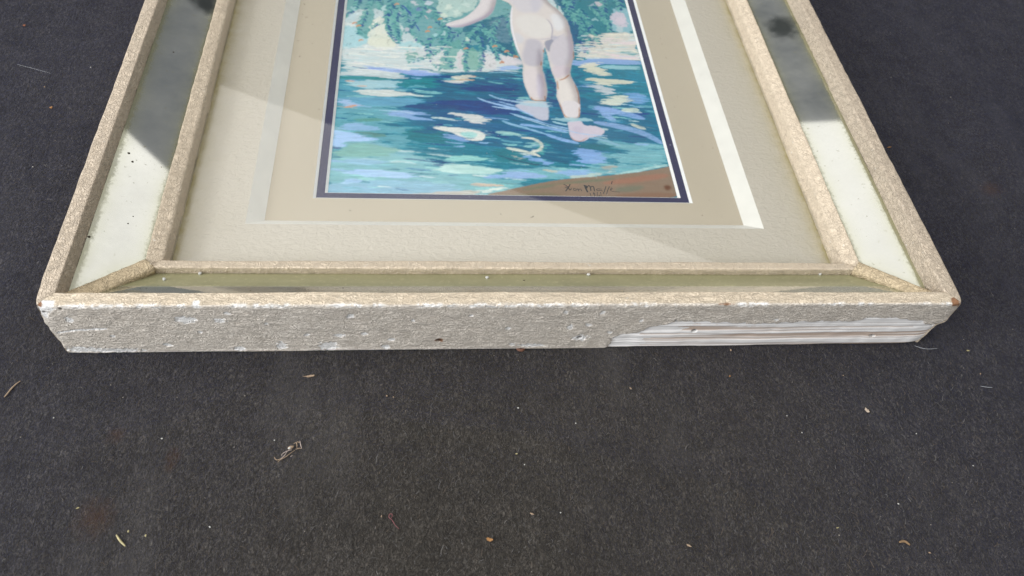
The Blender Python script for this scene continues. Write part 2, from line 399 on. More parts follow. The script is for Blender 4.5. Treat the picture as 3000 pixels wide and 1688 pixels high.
def rail_mesh(name, side, prof, step, slen, mat, parent, wob=.0003, seed=0, edit=None):
    pr, sv, Sx, U2, Z2_, nu, nz = rail(name, side, prof, step, slen, mat, parent, wob, seed)
    attrs = edit(Sx, U2, Z2_, nu, nz) if edit else None
    n = Sx.shape[1]; h = Sx.shape[0]
    cx, cy = place(side, Sx, U2)
    if name == 'outer_rail':                                       # knocked and rounded corners
        for kx, ky in ((-1, 0), (1, 0), (-1, FL), (1, FL)):
            dx = cx - kx * FW / 2; dy = cy - ky; dd = np.hypot(dx, dy)
            am = np.exp(-dd / .0035) * (.0011 * np.exp(-((Z2_ - T) / .007) ** 2) + .0003 + .0006 * vn(Z2_, cx * 0, .004, 1, 5 + kx))
            if kx == 1 and ky == 0: am = am + .0015 * np.exp(-dd / .006) * smoothstep(.028, .020, Z2_)
            cx = cx - kx * am; cy = cy + (am if ky == 0 else -am); Z2_ = Z2_ - am * .5 * (Z2_ > .03)
    V = np.stack([cx, cy, Z2_], 2).reshape(-1, 3)
    i = np.arange(h * n).reshape(h, n); j = np.roll(i, -1, 1)
    F = np.stack([i[:-1].ravel(), j[:-1].ravel(), j[1:].ravel(), i[1:].ravel()], 1)
    caps = [list(map(int, i[0][::-1])), list(map(int, i[-1]))]
    me = bpy.data.meshes.new(name)
    me.from_pydata(V.tolist(), [], F.tolist() + caps); me.update()
    bm = bmesh.new(); bm.from_mesh(me); bmesh.ops.recalc_face_normals(bm, faces=bm.faces); bm.to_mesh(me); bm.free()
    sm = [True] * len(me.polygons); sm[-1] = sm[-2] = False
    me.polygons.foreach_set('use_smooth', sm)
    if attrs:
        for k, a in attrs.items():
            at = me.attributes.new(k, 'FLOAT_VECTOR', 'POINT'); at.data.foreach_set('vector', a.reshape(-1, 3).astype(np.float32).ravel())
    return link(name, me, mat, parent)

def inpoly(px, py, poly):
    poly = np.asarray(poly, float); ins = np.zeros(px.shape, bool)
    j = len(poly) - 1
    for i in range(len(poly)):
        xi, yi = poly[i]; xj, yj = poly[j]
        c = ((yi > py) != (yj > py))
        if yi != yj: ins ^= c & (px < (xj - xi) * (py - yi) / (yj - yi) + xi)
        j = i
    return ins
def smoothstep(a, b, x):
    q = np.clip((x - a) / (b - a), 0, 1); return q * q * (3 - 2 * q)

# wear on the front face, traced as positions on the rail's own face (x, z)
def fz(pts):
    p = hit([a for a, b in pts], [b for a, b in pts], 1, 0.0); return [(q[0], q[2]) for q in p]
z4 = lambda pts: [(1480 + .3494 * a, 640 + .3494 * b) for a, b in pts]
z2 = lambda pts: [(2300 + .29 * a, 640 + .29 * b) for a, b in pts]
BARE = fz(z4([(880, 1050), (960, 985), (1000, 970), (1100, 965), (1180, 925), (1300, 900), (1390, 872), (1450, 863), (1600, 865), (1800, 872), (2050, 885), (2300, 880)]) +
          z2([(400, 1040), (560, 1050), (700, 1040), (830, 1010), (960, 1015), (1150, 1008), (1300, 1030), (1400, 1050), (1440, 1082), (1560, 1062), (1720, 1010)]) +
          [(2860, 960), (2860, 1100), (1700, 1100)])
CHIPS = [(540, 938, 22, 7), (645, 942, 15, 5), (575, 901, 9, 4), (1025, 929, 9, 4.5), (995, 985, 12, 4.5), (898, 984, 7, 4), (825, 1014, 11, 8), (962, 1016, 20, 9),
         (1130, 1018, 11, 5), (1068, 981, 7, 3), (1670, 961, 6, 6), (1658, 916, 6, 4), (1765, 917, 6, 4), (1725, 954, 8, 4), (1785, 975, 6, 3), (1145, 998, 8, 3), (200, 938, 9, 6), (665, 920, 7, 3),
         (1490, 963, 7, 4), (2275, 937, 6, 3), (1700, 991, 17, 7), (700, 1024, 16, 4), (1500, 1010, 9, 4), (1560, 1013, 30, 3.5), (490, 1012, 10, 4), (240, 1026, 45, 6), (340, 1028, 60, 5), (130, 905, 18, 9), (118, 920, 12, 12), (1210, 941, 4, 2.5), (330, 985, 5, 3), (585, 975, 6, 2.5), (780, 950, 4, 3), (1380, 925, 5, 2.5), (1880, 940, 5, 3)]
HOLES = [(1698, 991, 5, 3.2), (1286, 999, 7, 3), (2035, 974, 6, 2.4), (2558, 989, 7, 2.2), (177, 906, 3, 2), (130, 918, 9, 2.5), (2745, 958, 8, 3.5)]
BROWN = [(918, 893, 50, 2.6), (1155, 894, 36, 2.4), (1610, 891, 26, 2.8), (1712, 892, 42, 3.0), (1860, 892, 12, 2), (2805, 894, 12, 3), (112, 893, 8, 3), (2822, 897, 9, 4), (105, 900, 8, 4), (1287, 999, 10, 4), (1330, 893, 20, 1.6), (2130, 893, 26, 1.6)]
SCRATCH = fz([(165, 975), (230, 965), (312, 962), (314, 967), (232, 970), (168, 979)])
def ell(lst, fx, fz_, jit):
    m_ = np.zeros(fx.shape)
    for (u, v, a, b) in lst:
        a *= 1.25; b *= 1.25
        p0, p1, p2 = hit([u, u + a, u], [v, v, v + b], 1, 0.0)
        rx = abs(p1[0] - p0[0]); rz = abs(p2[2] - p0[2])
        q = np.hypot((fx - p0[0]) / rx, (fz_ - p0[2]) / rz) + jit
        m_ = np.maximum(m_, smoothstep(1.12, .88, q))
    return m_
def front_wear_light(Sx, U, Zz, nu, nz):
    x = Sx - FW / 2; U0 = U.copy()
    wx = x + (vn(x, Zz, .003, .0015, 9) - .5) * .005; wz_ = Zz + (vn(x, Zz, .0022, .003, 11) - .5) * .0020 + (vn(x, Zz, .0007, .001, 12) - .5) * .0010
    front = (U < .0018) & (Zz < T + .001)
    bare = inpoly(wx, wz_, BARE) & front
    bare = bare.astype(float)
    for _ in range(1):
        bare = (bare + np.roll(bare, 1, 0) + np.roll(bare, -1, 0) + np.roll(bare, 1, 1) + np.roll(bare, -1, 1)) / 5
    # gesso remains along the torn edge of the paint
    inner = inpoly(wx + .0005, wz_ + .0045 + .004 * (vn(x, Zz, .012, .02, 4) - .4), BARE)
    inner2 = inpoly(wx - .010 - .02 * vn(x, Zz, .03, .002, 8), wz_, BARE)
    grain = .62 * vn(x, Zz + .002 * vn(x, Zz * 0, .05, 1, 2), .16, .0017, 6) + .38 * vn(x, Zz, .08, .0008, 7)
    ridge = smoothstep(.25, .68, grain)
    gesso = bare * np.where(inner & inner2, ridge * .95, .85 + .15 * ridge) * smoothstep(.0002, .0022, Zz)
    jit = (vn(x, Zz, .0014, .0010, 13) - .5) * .9
    onf = front.astype(float)
    white = ell(CHIPS, x, Zz, jit) * (U < .004)
    white = np.maximum(white, inpoly(x, Zz, SCRATCH) & front)
    # broken white line of exposed gesso along the top front arris
    run = smoothstep(.42, .62, vn(x, x * 0, .016, 1, 21)) * smoothstep(.25, .5, vn(x, x * 0, .003, 1, 22))
    ar = np.exp(-((Zz - (T - .0006)) / .0011) ** 2 - (U / .0014) ** 2)
    white = np.maximum(white, np.clip(ar * 1.5, 0, 1) * run * smoothstep(.30, .5, vn(x, Zz + U, .0016, .0009, 27)))
    low = np.exp(-(Zz / .0016) ** 2) * smoothstep(.45, .6, vn(x, x * 0, .02, 1, 25)) * onf
    white = np.maximum(white, low * .8)
    brown = ell(BROWN, x, np.where(U < .006, Zz - U * .5, 9), jit * .5)
    hole = ell(HOLES, x, Zz, jit * .4) * onf
    # relief: torn paint edge, holes, chipped corners
    U += bare * (.0008 + .0006 * (1 - ridge)) + white * front * .00035 + hole * .0022
    return {'wear_and_light': np.stack([bare, gesso, smoothstep(.0015, .0006, U0) * onf], 2), 'chips': np.stack([white, brown, hole], 2)}  # third channel masks the face whose light is painted in
OUT = fillet([(.0012, .0002), (.0002, .0009), (0, T), (A1, T), (A1, WZ - .004), (.012, WZ - .008), (.012, .0002)], [0, .0005, .0013, .0008, 0, 0, 0])
def side_wear(Sx, U, Zz, nu, nz):
    return None
rail_mesh('outer_rail', 'front', OUT, .00045, .00046, M['paint_front'], frame, .0004, 1, front_wear_light)['label'] = 'front rail with wrinkled paint peeled to bare wood'
for k, sd in enumerate(('left', 'right', 'back')):
    rail_mesh('outer_rail', sd, OUT, .0012, .0014, M['paint_side'], frame, .0005, 4 + k)
INN = fillet([(A2, .012), (A2, Z2), (A3, Z2I), (A3, .007), (A2 + .002, .007)], [0, .0013, .0012, 0, 0])
for k, sd in enumerate(('front', 'left', 'right', 'back')):
    rail_mesh('inner_rail', sd, INN, .0010, .0012, M['paint_inner'], frame, .0004, 11 + k)

# mirror strips, mitred trapezoids sloping down towards the inner rail
def strip(name, side, u0, z0, u1, z1, thick, mat, parent, nu=18, slen=.004, attr=None, gap=0.0):
    L = LEN[side]; ns = int(L / slen); sv = np.linspace(0, 1, ns + 1); uv = np.linspace(0, 1, nu + 1)
    U = (u0 + (u1 - u0) * uv)[None].repeat(ns + 1, 0); Zz = (z0 + (z1 - z0) * uv)[None].repeat(ns + 1, 0)
    e = U + gap; Sx = e + sv[:, None] * (L - 2 * e)
    cx, cy = place(side, Sx, U)
    V = np.stack([cx, cy, Zz], 2).reshape(-1, 3); h, w = Sx.shape
    F = grid_faces(h, w); Vb = V.copy(); Vb[:, 2] -= thick; N = len(V)
    idx = np.arange(N).reshape(h, w); ring = list(idx[0, :]) + list(idx[1:, -1]) + list(idx[-1, -2::-1]) + list(idx[-2:0:-1, 0])
    # plain underside from the outline
    F2 = [(ring[i], ring[(i + 1) % len(ring)], ring[(i + 1) % len(ring)] + N, ring[i] + N) for i in range(len(ring))]
    me = bpy.data.meshes.new(name)
    me.from_pydata(np.concatenate([V, Vb]).tolist(), [], F.tolist() + F2 + (F[:, ::-1] + N).tolist()); me.update()
    bm = bmesh.new(); bm.from_mesh(me); bmesh.ops.recalc_face_normals(bm, faces=bm.faces); bm.to_mesh(me); bm.free()
    if attr:
        kind, fn = attr; a = fn(Sx, U, uv[None].repeat(ns + 1, 0), cx, cy, L)
        if kind == 'FLOAT_VECTOR':
            at = me.attributes.new('edge', kind, 'POINT'); at.data.foreach_set('vector', np.concatenate([a.reshape(-1, 3)] * 2).astype(np.float32).ravel())
        else:
            at = me.attributes.new('edge', 'FLOAT', 'POINT'); at.data.foreach_set('value', np.concatenate([a.ravel()] * 2).astype(np.float32))
    return link(name, me, mat, parent)
def mirror_edge(side):
    def fn(Sx, U, uv, cx, cy, L):
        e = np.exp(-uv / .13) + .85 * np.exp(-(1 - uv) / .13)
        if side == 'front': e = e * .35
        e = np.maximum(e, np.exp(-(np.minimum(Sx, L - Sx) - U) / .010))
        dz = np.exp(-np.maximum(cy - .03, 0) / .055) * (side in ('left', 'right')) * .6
        if side == 'front': dz = 1.1 * smoothstep(.47, .53, uv); e = np.maximum(e, .75 * smoothstep(.46, .53, uv)); e = np.where(uv > .9, e, np.minimum(e, .8))  # front strip: inner half painted olive as the inner rail's reflection
        b = np.zeros_like(e)
        for (u, v, r) in ((2292, 78, .0105), (598, -6, .0085)):
            p = hit(u, v, 2, .031)[0]
            q = np.hypot((cx - p[0]) / r, (cy - p[1]) / (r * 1.25)) + (vn(cx, cy, .004, .004, 3) - .5) * .5
            b = np.maximum(b, .93 * smoothstep(1.5, .45, q))
        return np.stack([e, b, dz], 2)
    return fn
mirrors = {}
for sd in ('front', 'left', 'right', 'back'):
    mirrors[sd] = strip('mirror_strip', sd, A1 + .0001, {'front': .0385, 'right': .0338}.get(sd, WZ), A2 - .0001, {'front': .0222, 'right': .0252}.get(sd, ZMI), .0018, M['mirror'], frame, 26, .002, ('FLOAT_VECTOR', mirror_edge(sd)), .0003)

# corner battens over the mitres
def batten(cx, cy, dx, dy):
    n = 40; prof = [(-.0048, -.0012), (-.0047, .0030), (-.0040, .0041), (-.0015, .0045), (.0015, .0045), (.0040, .0041), (.0047, .0030), (.0048, -.0012)]
    a = Vector((cx + dx * (A1 - .0008), cy + dy * (A1 - .0008), WZ - .0004)); b = Vector((cx + dx * (A2 + .0025), cy + dy * (A2 + .0025), ZMI - .0008))
    ax = (b - a); L = ax.length; ax.normalize(); sdv = Vector((-dy, dx, 0)).normalized(); up = sdv.cross(ax)
    if up.z < 0: up = -up
    v = []; f = []
    for i in range(n + 1):
        p = a + ax * (L * i / n)
        for k, (s, h) in enumerate(prof):
            w = 1 + .06 * (noise.noise(Vector((i * .3, k * .9, cx * 9 + cy * 5))))
            v.append(p + sdv * s * w + up * h * w)
    m_ = len(prof)
    for i in range(n):
        for k in range(m_): f.append((i * m_ + k, i * m_ + (k + 1) % m_, (i + 1) * m_ + (k + 1) % m_, (i + 1) * m_ + k))
    f.append(tuple(range(m_))); f.append(tuple(range(n * m_, n * m_ + m_)))
    me = mesh('corner_batten', v, f)
    bm = bmesh.new(); bm.from_mesh(me); bmesh.ops.recalc_face_normals(bm, faces=bm.faces); bm.to_mesh(me); bm.free()
    me.polygons.foreach_set('use_smooth', [True] * (len(me.polygons) - 2) + [False, False])
    link('corner_batten', me, M['paint_batten'], frame)
for cx, cy, dx, dy in ((-FW / 2, 0, 1, 1), (FW / 2, 0, -1, 1), (-FW / 2, FL, 1, -1), (FW / 2, FL, -1, -1)): batten(cx, cy, dx, dy)

# liner and its bevel
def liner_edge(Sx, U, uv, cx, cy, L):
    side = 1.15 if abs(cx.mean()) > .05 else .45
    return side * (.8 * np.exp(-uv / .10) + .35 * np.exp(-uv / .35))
for sd in ('front', 'left', 'right', 'back'):
    ln_ = strip('liner_panel', sd, A3 + .0002, ZL, B1, ZL, .003, M['liner'], frame, 24, .004, ('FLOAT', liner_edge))
    strip('bevel_strip', sd, B1, ZL, B2, ZM + .0001, .003, M['bevel'], ln_, 2, .02)

# mats: boards with a bevelled white core
def board(name, ox0, ox1, oy0, oy1, ix0, ix1, iy0, iy1, ztop, zbot, grow, mat, parent):
    """flat board with a rectangular opening; the bevelled core is its sub-part"""
    o = [(ox0, oy0), (ox1, oy0), (ox1, oy1), (ox0, oy1)]; i = [(ix0, iy0), (ix1, iy0), (ix1, iy1), (ix0, iy1)]
    v = [(x, y, ztop) for x, y in o] + [(x, y, ztop) for x, y in i]
    f = [(k, (k + 1) % 4, 4 + (k + 1) % 4, 4 + k) for k in range(4)]
    v += [(x, y, zbot) for x, y in o]; f += [(k, 8 + k, 8 + (k + 1) % 4, (k + 1) % 4) for k in range(4)]
    p = link(name, mesh(name, v, f), mat, parent)
    j = [(ix0 + grow, iy0 + grow), (ix1 - grow, iy0 + grow), (ix1 - grow, iy1 - grow), (ix0 + grow, iy1 - grow)]
    v = [(x, y, ztop - .00002) for x, y in i] + [(x, y, zbot) for x, y in j]
    f = [(k, (k + 1) % 4, 4 + (k + 1) % 4, 4 + k) for k in range(4)]
    link('bevelled_core', mesh('bevelled_core', v, f), M['core'], p)
    return p
PY1 = FL - .12
bd = board('mat_board', -.1568 - .001, .1568 + .001, B2 - .001, FL - B2 + .001, -.1290, .1255, .1127, PY1 + .0075, ZM, .0030, .0017, M['mat'], frame)
bd['label'] = 'beige outer mat board'
bd = board('mat_board', -.14, .14, .100, PY1 + .02, -.1220, .1185, .1187, PY1 + .0018, .0030, .0016, .0016, M['navy'], frame)
bd['label'] = 'navy blue inner mat board'

# glass
def slab(name, x0, x1, y0, y1, z0, z1, mat, parent):
    v = [(x, y, z) for z in (z0, z1) for x, y in ((x0, y0), (x1, y0), (x1, y1), (x0, y1))]
    f = [(3, 2, 1, 0), (4, 5, 6, 7)] + [(k, (k + 1) % 4, 4 + (k + 1) % 4, 4 + k) for k in range(4)]
    return link(name, mesh(name, v, f), mat, parent)
slab('glass_pane', -FW / 2 + A3 + .0002, FW / 2 - A3 - .0002, A3 + .0002, FL - A3 - .0002, ZL + .0006, ZL + .0024, M['glass'], frame)
slab('backing_board', -.19, .19, .055, FL - .055, .0003, .0010, simple('brown backing card', (.35, .26, .17)), frame)

# ------------------------------------------------------------------ the painting: brush strokes laid on a canvas of small faces
PX0, PX1, PY0, PZ = -.1205, .1168, .1200, .0016
CELL = .00048
cw = int((PX1 - PX0) / CELL); chh = int((PY1 - PY0) / CELL)
cvx = PX0 + (np.arange(cw + 1) / cw) * (PX1 - PX0); cvy = PY0 + (np.arange(chh + 1) / chh) * (PY1 - PY0)
CX, CY = np.meshgrid(cvx, cvy)
canvas = np.zeros(CX.shape + (3,)); canvas[:] = lin((70, 138, 158))
ZO = {'A': (950, 0, .23464), 'B': (1450, 0, .23464), 'C': (900, 300, .23464), 'D': (1450, 300, .23464), 'S': (1600, 500, .11646)}
def P(z, pts):
    a, b, s = ZO[z]; pts = np.asarray(pts, float)
    q = hit(a + s * pts[:, 0], b + s * pts[:, 1], 2, PZ); return q[:, :2]
def chaikin(p, n=2, closed=True):
    for _ in range(n):
        if closed: q = np.roll(p, -1, 0); p = np.stack([.75 * p + .25 * q, .25 * p + .75 * q], 1).reshape(-1, 2)
        else:
            q = np.stack([.75 * p[:-1] + .25 * p[1:], .25 * p[:-1] + .75 * p[1:]], 1).reshape(-1, 2); p = np.concatenate([p[:1], q, p[-1:]])
    return p
WX = {}
for k, (sx, sy, ax, ay) in {'water': (.02, .0009, .010, .0012), 'leaf': (.0022, .0022, .0034, .0034), 'skin': (.006, .006, .0004, .0004), 'none': (1, 1, 0, 0)}.items():
    WX[k] = ((vn(CX, CY, sx, sy, 40) - .5) * ax + (vn(CX, CY, sx * 3, sy * 3, 41) - .5) * ax * .6, (vn(CX, CY, max(sx * .3, .002), .002, 42) - .5) * ay)
def blur(a, n):
    for _ in range(n):
        a = (a + np.roll(a, 1, 0) + np.roll(a, -1, 0)) / 3; a = (a + np.roll(a, 1, 1) + np.roll(a, -1, 1)) / 3
    return a
def sub(poly, pad=.008):
    lo = poly.min(0) - pad; hi = poly.max(0) + pad
    i0 = max(0, int((lo[1] - PY0) / CELL)); i1 = min(chh + 1, int((hi[1] - PY0) / CELL) + 2)
    j0 = max(0, int((lo[0] - PX0) / CELL)); j1 = min(cw + 1, int((hi[0] - PX0) / CELL) + 2)
    return slice(i0, max(i1, i0)), slice(j0, max(j1, j0))
figmask = np.zeros(CX.shape)
def poly(z, pts, c, kind='water', alpha=.93, soft=0, smooth=2, mask=False):
    p = chaikin(P(z, pts), smooth) if smooth else P(z, pts)
    si, sj = sub(p)
    if si.stop <= si.start or sj.stop <= sj.start: return
    x = CX[si, sj] + WX[kind][0][si, sj]; y = CY[si, sj] + WX[kind][1][si, sj]
    a = inpoly(x, y, p).astype(float)
    a = blur(a, soft) if soft else (a * 2 + blur(a, 1)) / 3
    if mask: figmask[si, sj] = np.maximum(figmask[si, sj], a)
    if kind in ('water', 'leaf'): a = a * (alpha - .22 * vn(x, y, .012, .0007, 50))
    else: a = a * alpha
    canvas[si, sj] = canvas[si, sj] * (1 - a[..., None]) + lin(c) * a[..., None]
def segs_dist(x, y, p):
    best = np.full(x.shape, 9.); tt = np.zeros(x.shape); n = len(p) - 1
    for i in range(n):
        a, b = p[i], p[i + 1]; d = b - a; L2 = max((d ** 2).sum(), 1e-12)
        t_ = np.clip(((x - a[0]) * d[0] + (y - a[1]) * d[1]) / L2, 0, 1)
        q = np.hypot(x - a[0] - t_ * d[0], y - a[1] - t_ * d[1]); m_ = q < best
        best = np.where(m_, q, best); tt = np.where(m_, (i + t_) / n, tt)
    return best, tt
def stroke(z, pts, w, c, alpha=.9, dry=.35, taper=.6, world=False):
    """brush stroke of width w (metres) along a polyline, with bristle streaks"""
    p = np.asarray(pts, float) if world else P(z, pts)
    if len(p) > 2: p = chaikin(p, 2, False)
    si, sj = sub(p, w + .002)
    if si.stop <= si.start or sj.stop <= sj.start: return
    x = CX[si, sj]; y = CY[si, sj]
    q, tt = segs_dist(x, y, p)
    ww = w * .5 * (1 - taper * np.abs(2 * tt - 1) ** 3)
    a = smoothstep(1.15, .75, q / np.maximum(ww, 1e-5))
    a = a * (1 - dry * (vn(q * 1e0 + x * .3, y, .0006, .0006, 61) > .55))
    canvas[si, sj] = canvas[si, sj] * (1 - (a * alpha)[..., None]) + lin(c) * (a * alpha)[..., None]

# --- underpainting -------------------------------------------------------
poly('A', [(-100, -900), (3200, -900), (3200, 500), (1700, 560), (1200, 640), (800, 480), (250, 300), (-100, 300)], (206, 217, 219), 'leaf')
poly('A', [(-100, -900), (3200, -900), (2440, 100), (2200, 240), (1900, 300), (1300, 220), (900, 120), (640, 110), (250, 140), (-100, 200)], (92, 154, 158), 'leaf')
poly('B', [(500, -900), (2200, -900), (1900, 500), (1000, 700)], (80, 138, 152), 'leaf')
poly('A', [(200, 240), (430, 330), (540, 440), (900, 560), (1520, 580), (2440, 720), (2480, 900), (1500, 930), (900, 900), (150, 950)], (216, 221, 221), 'water')
poly('A', [(100, 300), (430, 330), (540, 440), (560, 560), (180, 640)], (165, 205, 215), 'leaf')
poly('A', [(560, 300), (640, 200), (740, 230), (780, 300), (820, 430), (900, 590), (700, 620), (530, 560), (540, 440)], (218, 222, 212), 'leaf')
poly('A', [(540, 480), (720, 400), (860, 480), (900, 590), (700, 620), (540, 570)], (218, 218, 200), 'leaf', .5)
poly('A', [(900, 520), (1220, 530), (1230, 600), (960, 640)], (170, 207, 214), 'leaf')
poly('A', [(1000, 930), (1480, 930), (1700, 925), (2480, 860), (2700, 1180), (2700, 1500), (1400, 1500), (1250, 1300), (1100, 1200), (1000, 1120), (850, 1070)], (40, 112, 146))
poly('A', [(60, 950), (780, 965), (960, 1010), (500, 1100), (1200, 1220), (1250, 1300), (700, 1449), (100, 1449)], (100, 160, 180))
poly('A', [(1050, 980), (1400, 960), (1500, 1080), (1000, 1110), (850, 1070)], (60, 142, 152))
poly('C', [(1100, 0), (2700, -40), (2700, 600), (2000, 540), (1700, 420), (1100, 200)], (46, 108, 150))
poly('C', [(250, 0), (1150, 0), (1300, 200), (1200, 520), (1500, 700), (250, 700)], (112, 168, 182))
poly('C', [(200, 620), (1500, 660), (2700, 860), (2700, 1150), (1900, 1190), (200, 1190)], (130, 182, 190))
poly('C', [(200, 980), (1300, 960), (2100, 1060), (1500, 1180), (200, 1180)], (140, 180, 206))
poly('B', [(930, 760), (1850, 770), (2050, 1500), (900, 1500)], (58, 132, 156))
poly('D', [(-100, -50), (1500, -50), (2000, 0), (2120, 600), (1500, 700), (600, 760), (-100, 700)], (52, 118, 152))
poly('D', [(1250, 420), (1500, 520), (2120, 500), (2160, 780), (1800, 860), (1400, 920), (900, 960), (300, 960), (0, 860), (600, 800), (1400, 780)], (132, 184, 195))
# foliage masses
poly('A', [(370, 340), (500, 150), (640, 100), (620, 230), (560, 430), (500, 500), (410, 410)], (98, 160, 160), 'leaf')
poly('A', [(740, 90), (900, 60), (970, 250), (970, 500), (860, 500), (780, 330)], (104, 168, 166), 'leaf')
poly('A', [(930, 60), (1250, 120), (1470, 270), (1600, 420), (1520, 600), (1330, 650), (1180, 530), (1120, 430), (980, 400)], (96, 156, 163), 'leaf')
poly('A', [(1400, 260), (1900, 270), (2100, 230), (2100, 560), (1700, 560), (1500, 600)], (92, 152, 160), 'leaf')
poly('A', [(1700, 300), (2100, 240), (2330, 160), (2400, 480), (2440, 720), (2230, 690), (2100, 560), (1950, 560), (1740, 420)], (60, 116, 142), 'leaf')
poly('A', [(1500, 640), (1640, 480), (1740, 540), (1640, 720), (1580, 890), (1480, 870), (1400, 830)], (110, 166, 162), 'leaf')
poly('A', [(1740, 640), (1800, 590), (1900, 610), (1970, 800), (1890, 890), (1720, 890)], (118, 170, 160), 'leaf')
poly('A', [(1680, 640), (1760, 650), (1730, 820), (1690, 900), (1640, 840)], (206, 202, 207), 'leaf')
poly('A', [(1960, 670), (2120, 690), (2180, 840), (1970, 880)], (210, 208, 212), 'leaf')
poly('A', [(2230, 690), (2450, 730), (2490, 820), (2200, 820)], (212, 205, 212), 'leaf')
poly('A', [(1440, -60), (1900, -60), (1920, 80), (1720, 200), (1450, 240), (1390, 120)], (196, 214, 208), 'leaf', .8)
poly('A', [(1000, 640), (1150, 640), (1200, 690), (1100, 780), (1010, 790)], (115, 165, 160), 'leaf')
poly('B', [(640, -300), (1640, -300), (1670, 120), (1480, 150), (1400, 230), (1450, 330), (1400, 400), (1150, 410), (1200, 490), (1330, 530), (1150, 600), (1130, 690), (960, 680), (900, 250)], (78, 136, 150), 'leaf')
poly('B', [(900, 150), (1050, 250), (1150, 480), (1300, 540), (1110, 640), (980, 660), (930, 430)], (52, 106, 146), 'leaf')
poly('B', [(640, -200), (900, -200), (950, 150), (800, 130)], (58, 118, 142), 'leaf')
poly('B', [(1480, 80), (1690, 100), (1760, 420), (1480, 410), (1430, 300)], (152, 190, 202), 'leaf')
poly('B', [(1440, 170), (1600, 140), (1660, 260), (1640, 360), (1560, 330), (1430, 240)], (206, 196, 210), 'leaf')
poly('B', [(1150, 410), (1250, 430), (1300, 480), (1400, 405), (1740, 400), (1800, 640), (1820, 750), (1130, 730), (970, 690), (1090, 640), (1330, 540), (1210, 500)], (220, 214, 206))

# --- many small strokes that pick up the colour beneath ---------------------
snap = canvas.copy()
for k in range(7000):
    x = rng.uniform(PX0, PX1); y = PY0 + (PY1 - PY0) * rng.random() ** 1.25
    i = int((y - PY0) / CELL); j = int((x - PX0) / CELL)
    leafy = y > .257 + .006 * math.sin(x * 40)
    c = snap[i, j] * (rng.uniform(.87, 1.13) if y < .257 else rng.uniform(.86, 1.12)) + rng.normal(0, .008, 3); c = np.clip(c, .008, .9)
    if not leafy:
        L = rng.uniform(.005, .020); a = rng.normal(-.07, .07); w = rng.uniform(.0005, .0013)
    else:
        L = rng.uniform(.0012, .0042); a = rng.normal(1.0, .5); w = rng.uniform(.0007, .0016)
        if rng.random() < .30: c = c * rng.choice([.6, .75, 1.2])
    q = np.array([(x - L / 2 * math.cos(a), y - L / 2 * math.sin(a)), (x, y + rng.normal(0, .0004)), (x + L / 2 * math.cos(a), y + L / 2 * math.sin(a))])
    s255 = np.clip(np.where(c <= .0031308, c * 12.92, 1.055 * np.power(np.maximum(c, 1e-6), 1 / 2.4) - .055), 0, 1) * 255
    stroke('', q, w, s255, rng.uniform(.45, .9), .3, .7, True)

# --- painted details: foliage ------------------------------------------------
LEAFC = [(112, 170, 168), (100, 160, 160), (88, 148, 155), (120, 176, 170), (60, 112, 146), (70, 96, 156)]
def frond(z, a, b, n_=26, big=1.0, bend=.12):
    a, b = P(z, [a, b]); d = b - a; L = np.hypot(*d); nn = np.array([-d[1], d[0]]) / L; bow = rng.normal(0, bend) * L
    for k in range(n_):
        t_ = (k + rng.random()) / n_; c0 = a + d * t_ + nn * bow * 4 * t_ * (1 - t_); ax = math.atan2(d[1], d[0]) + bow / L * 4 * (1 - 2 * t_)
        for sg in (-1, 1):
            ang = ax + sg * rng.uniform(.5, 1.0); l = rng.uniform(.0030, .0058) * big * (1 - .45 * t_)
            q = np.array([c0, c0 + .5 * l * np.array([math.cos(ang + sg * .12), math.sin(ang + sg * .12)]), c0 + l * np.array([math.cos(ang), math.sin(ang)])])
            wts = [.22, .24, .2, .16, .10, .08] if sg * nn[0] < 0 else [.10, .12, .2, .1, .28, .20]
            stroke('', q, rng.uniform(.0013, .0022) * big, LEAFC[rng.choice(6, p=wts)], .85, .2, .7, True)
        if rng.random() < .6: stroke('', np.array([c0, c0 + d / L * .003]), .0016 * big, LEAFC[rng.choice(4)], .8, .2, .6, True)
for pts in [((650, -60), (430, 430)), ((820, -80), (560, 360)), ((860, 20), (870, 500)), ((960, 60), (950, 520)), ((1060, 0), (1250, 570)), ((1250, 60), (1010, 400)), ((1380, 140), (1320, 640)), ((1520, 280), (1060, 770)), ((1600, 360), (1440, 860)),
            ((1740, 360), (1620, 860)), ((1830, 400), (1780, 890)), ((1920, 430), (1940, 880)), ((2060, 380), (2170, 740)), ((2200, 230), (2360, 690)), ((2290, 160), (2430, 700)), ((1960, 300), (1760, 560)), ((1150, -40), (1420, 300)), ((420, -60), (280, 200)), ((1900, 330), (2100, 560)), ((560, -40), (700, 120))]: frond('A', *pts)
for pts in [((760, 60), (1000, 650)), ((900, 60), (1140, 660)), ((1050, 100), (1300, 545)), ((1180, 60), (1440, 390)), ((960, -60), (1180, 430)), ((1350, -40), (1430, 320)), ((1500, -60), (1560, 120)), ((820, -40), (980, 300))]: frond('B', *pts, 26, 1.15)
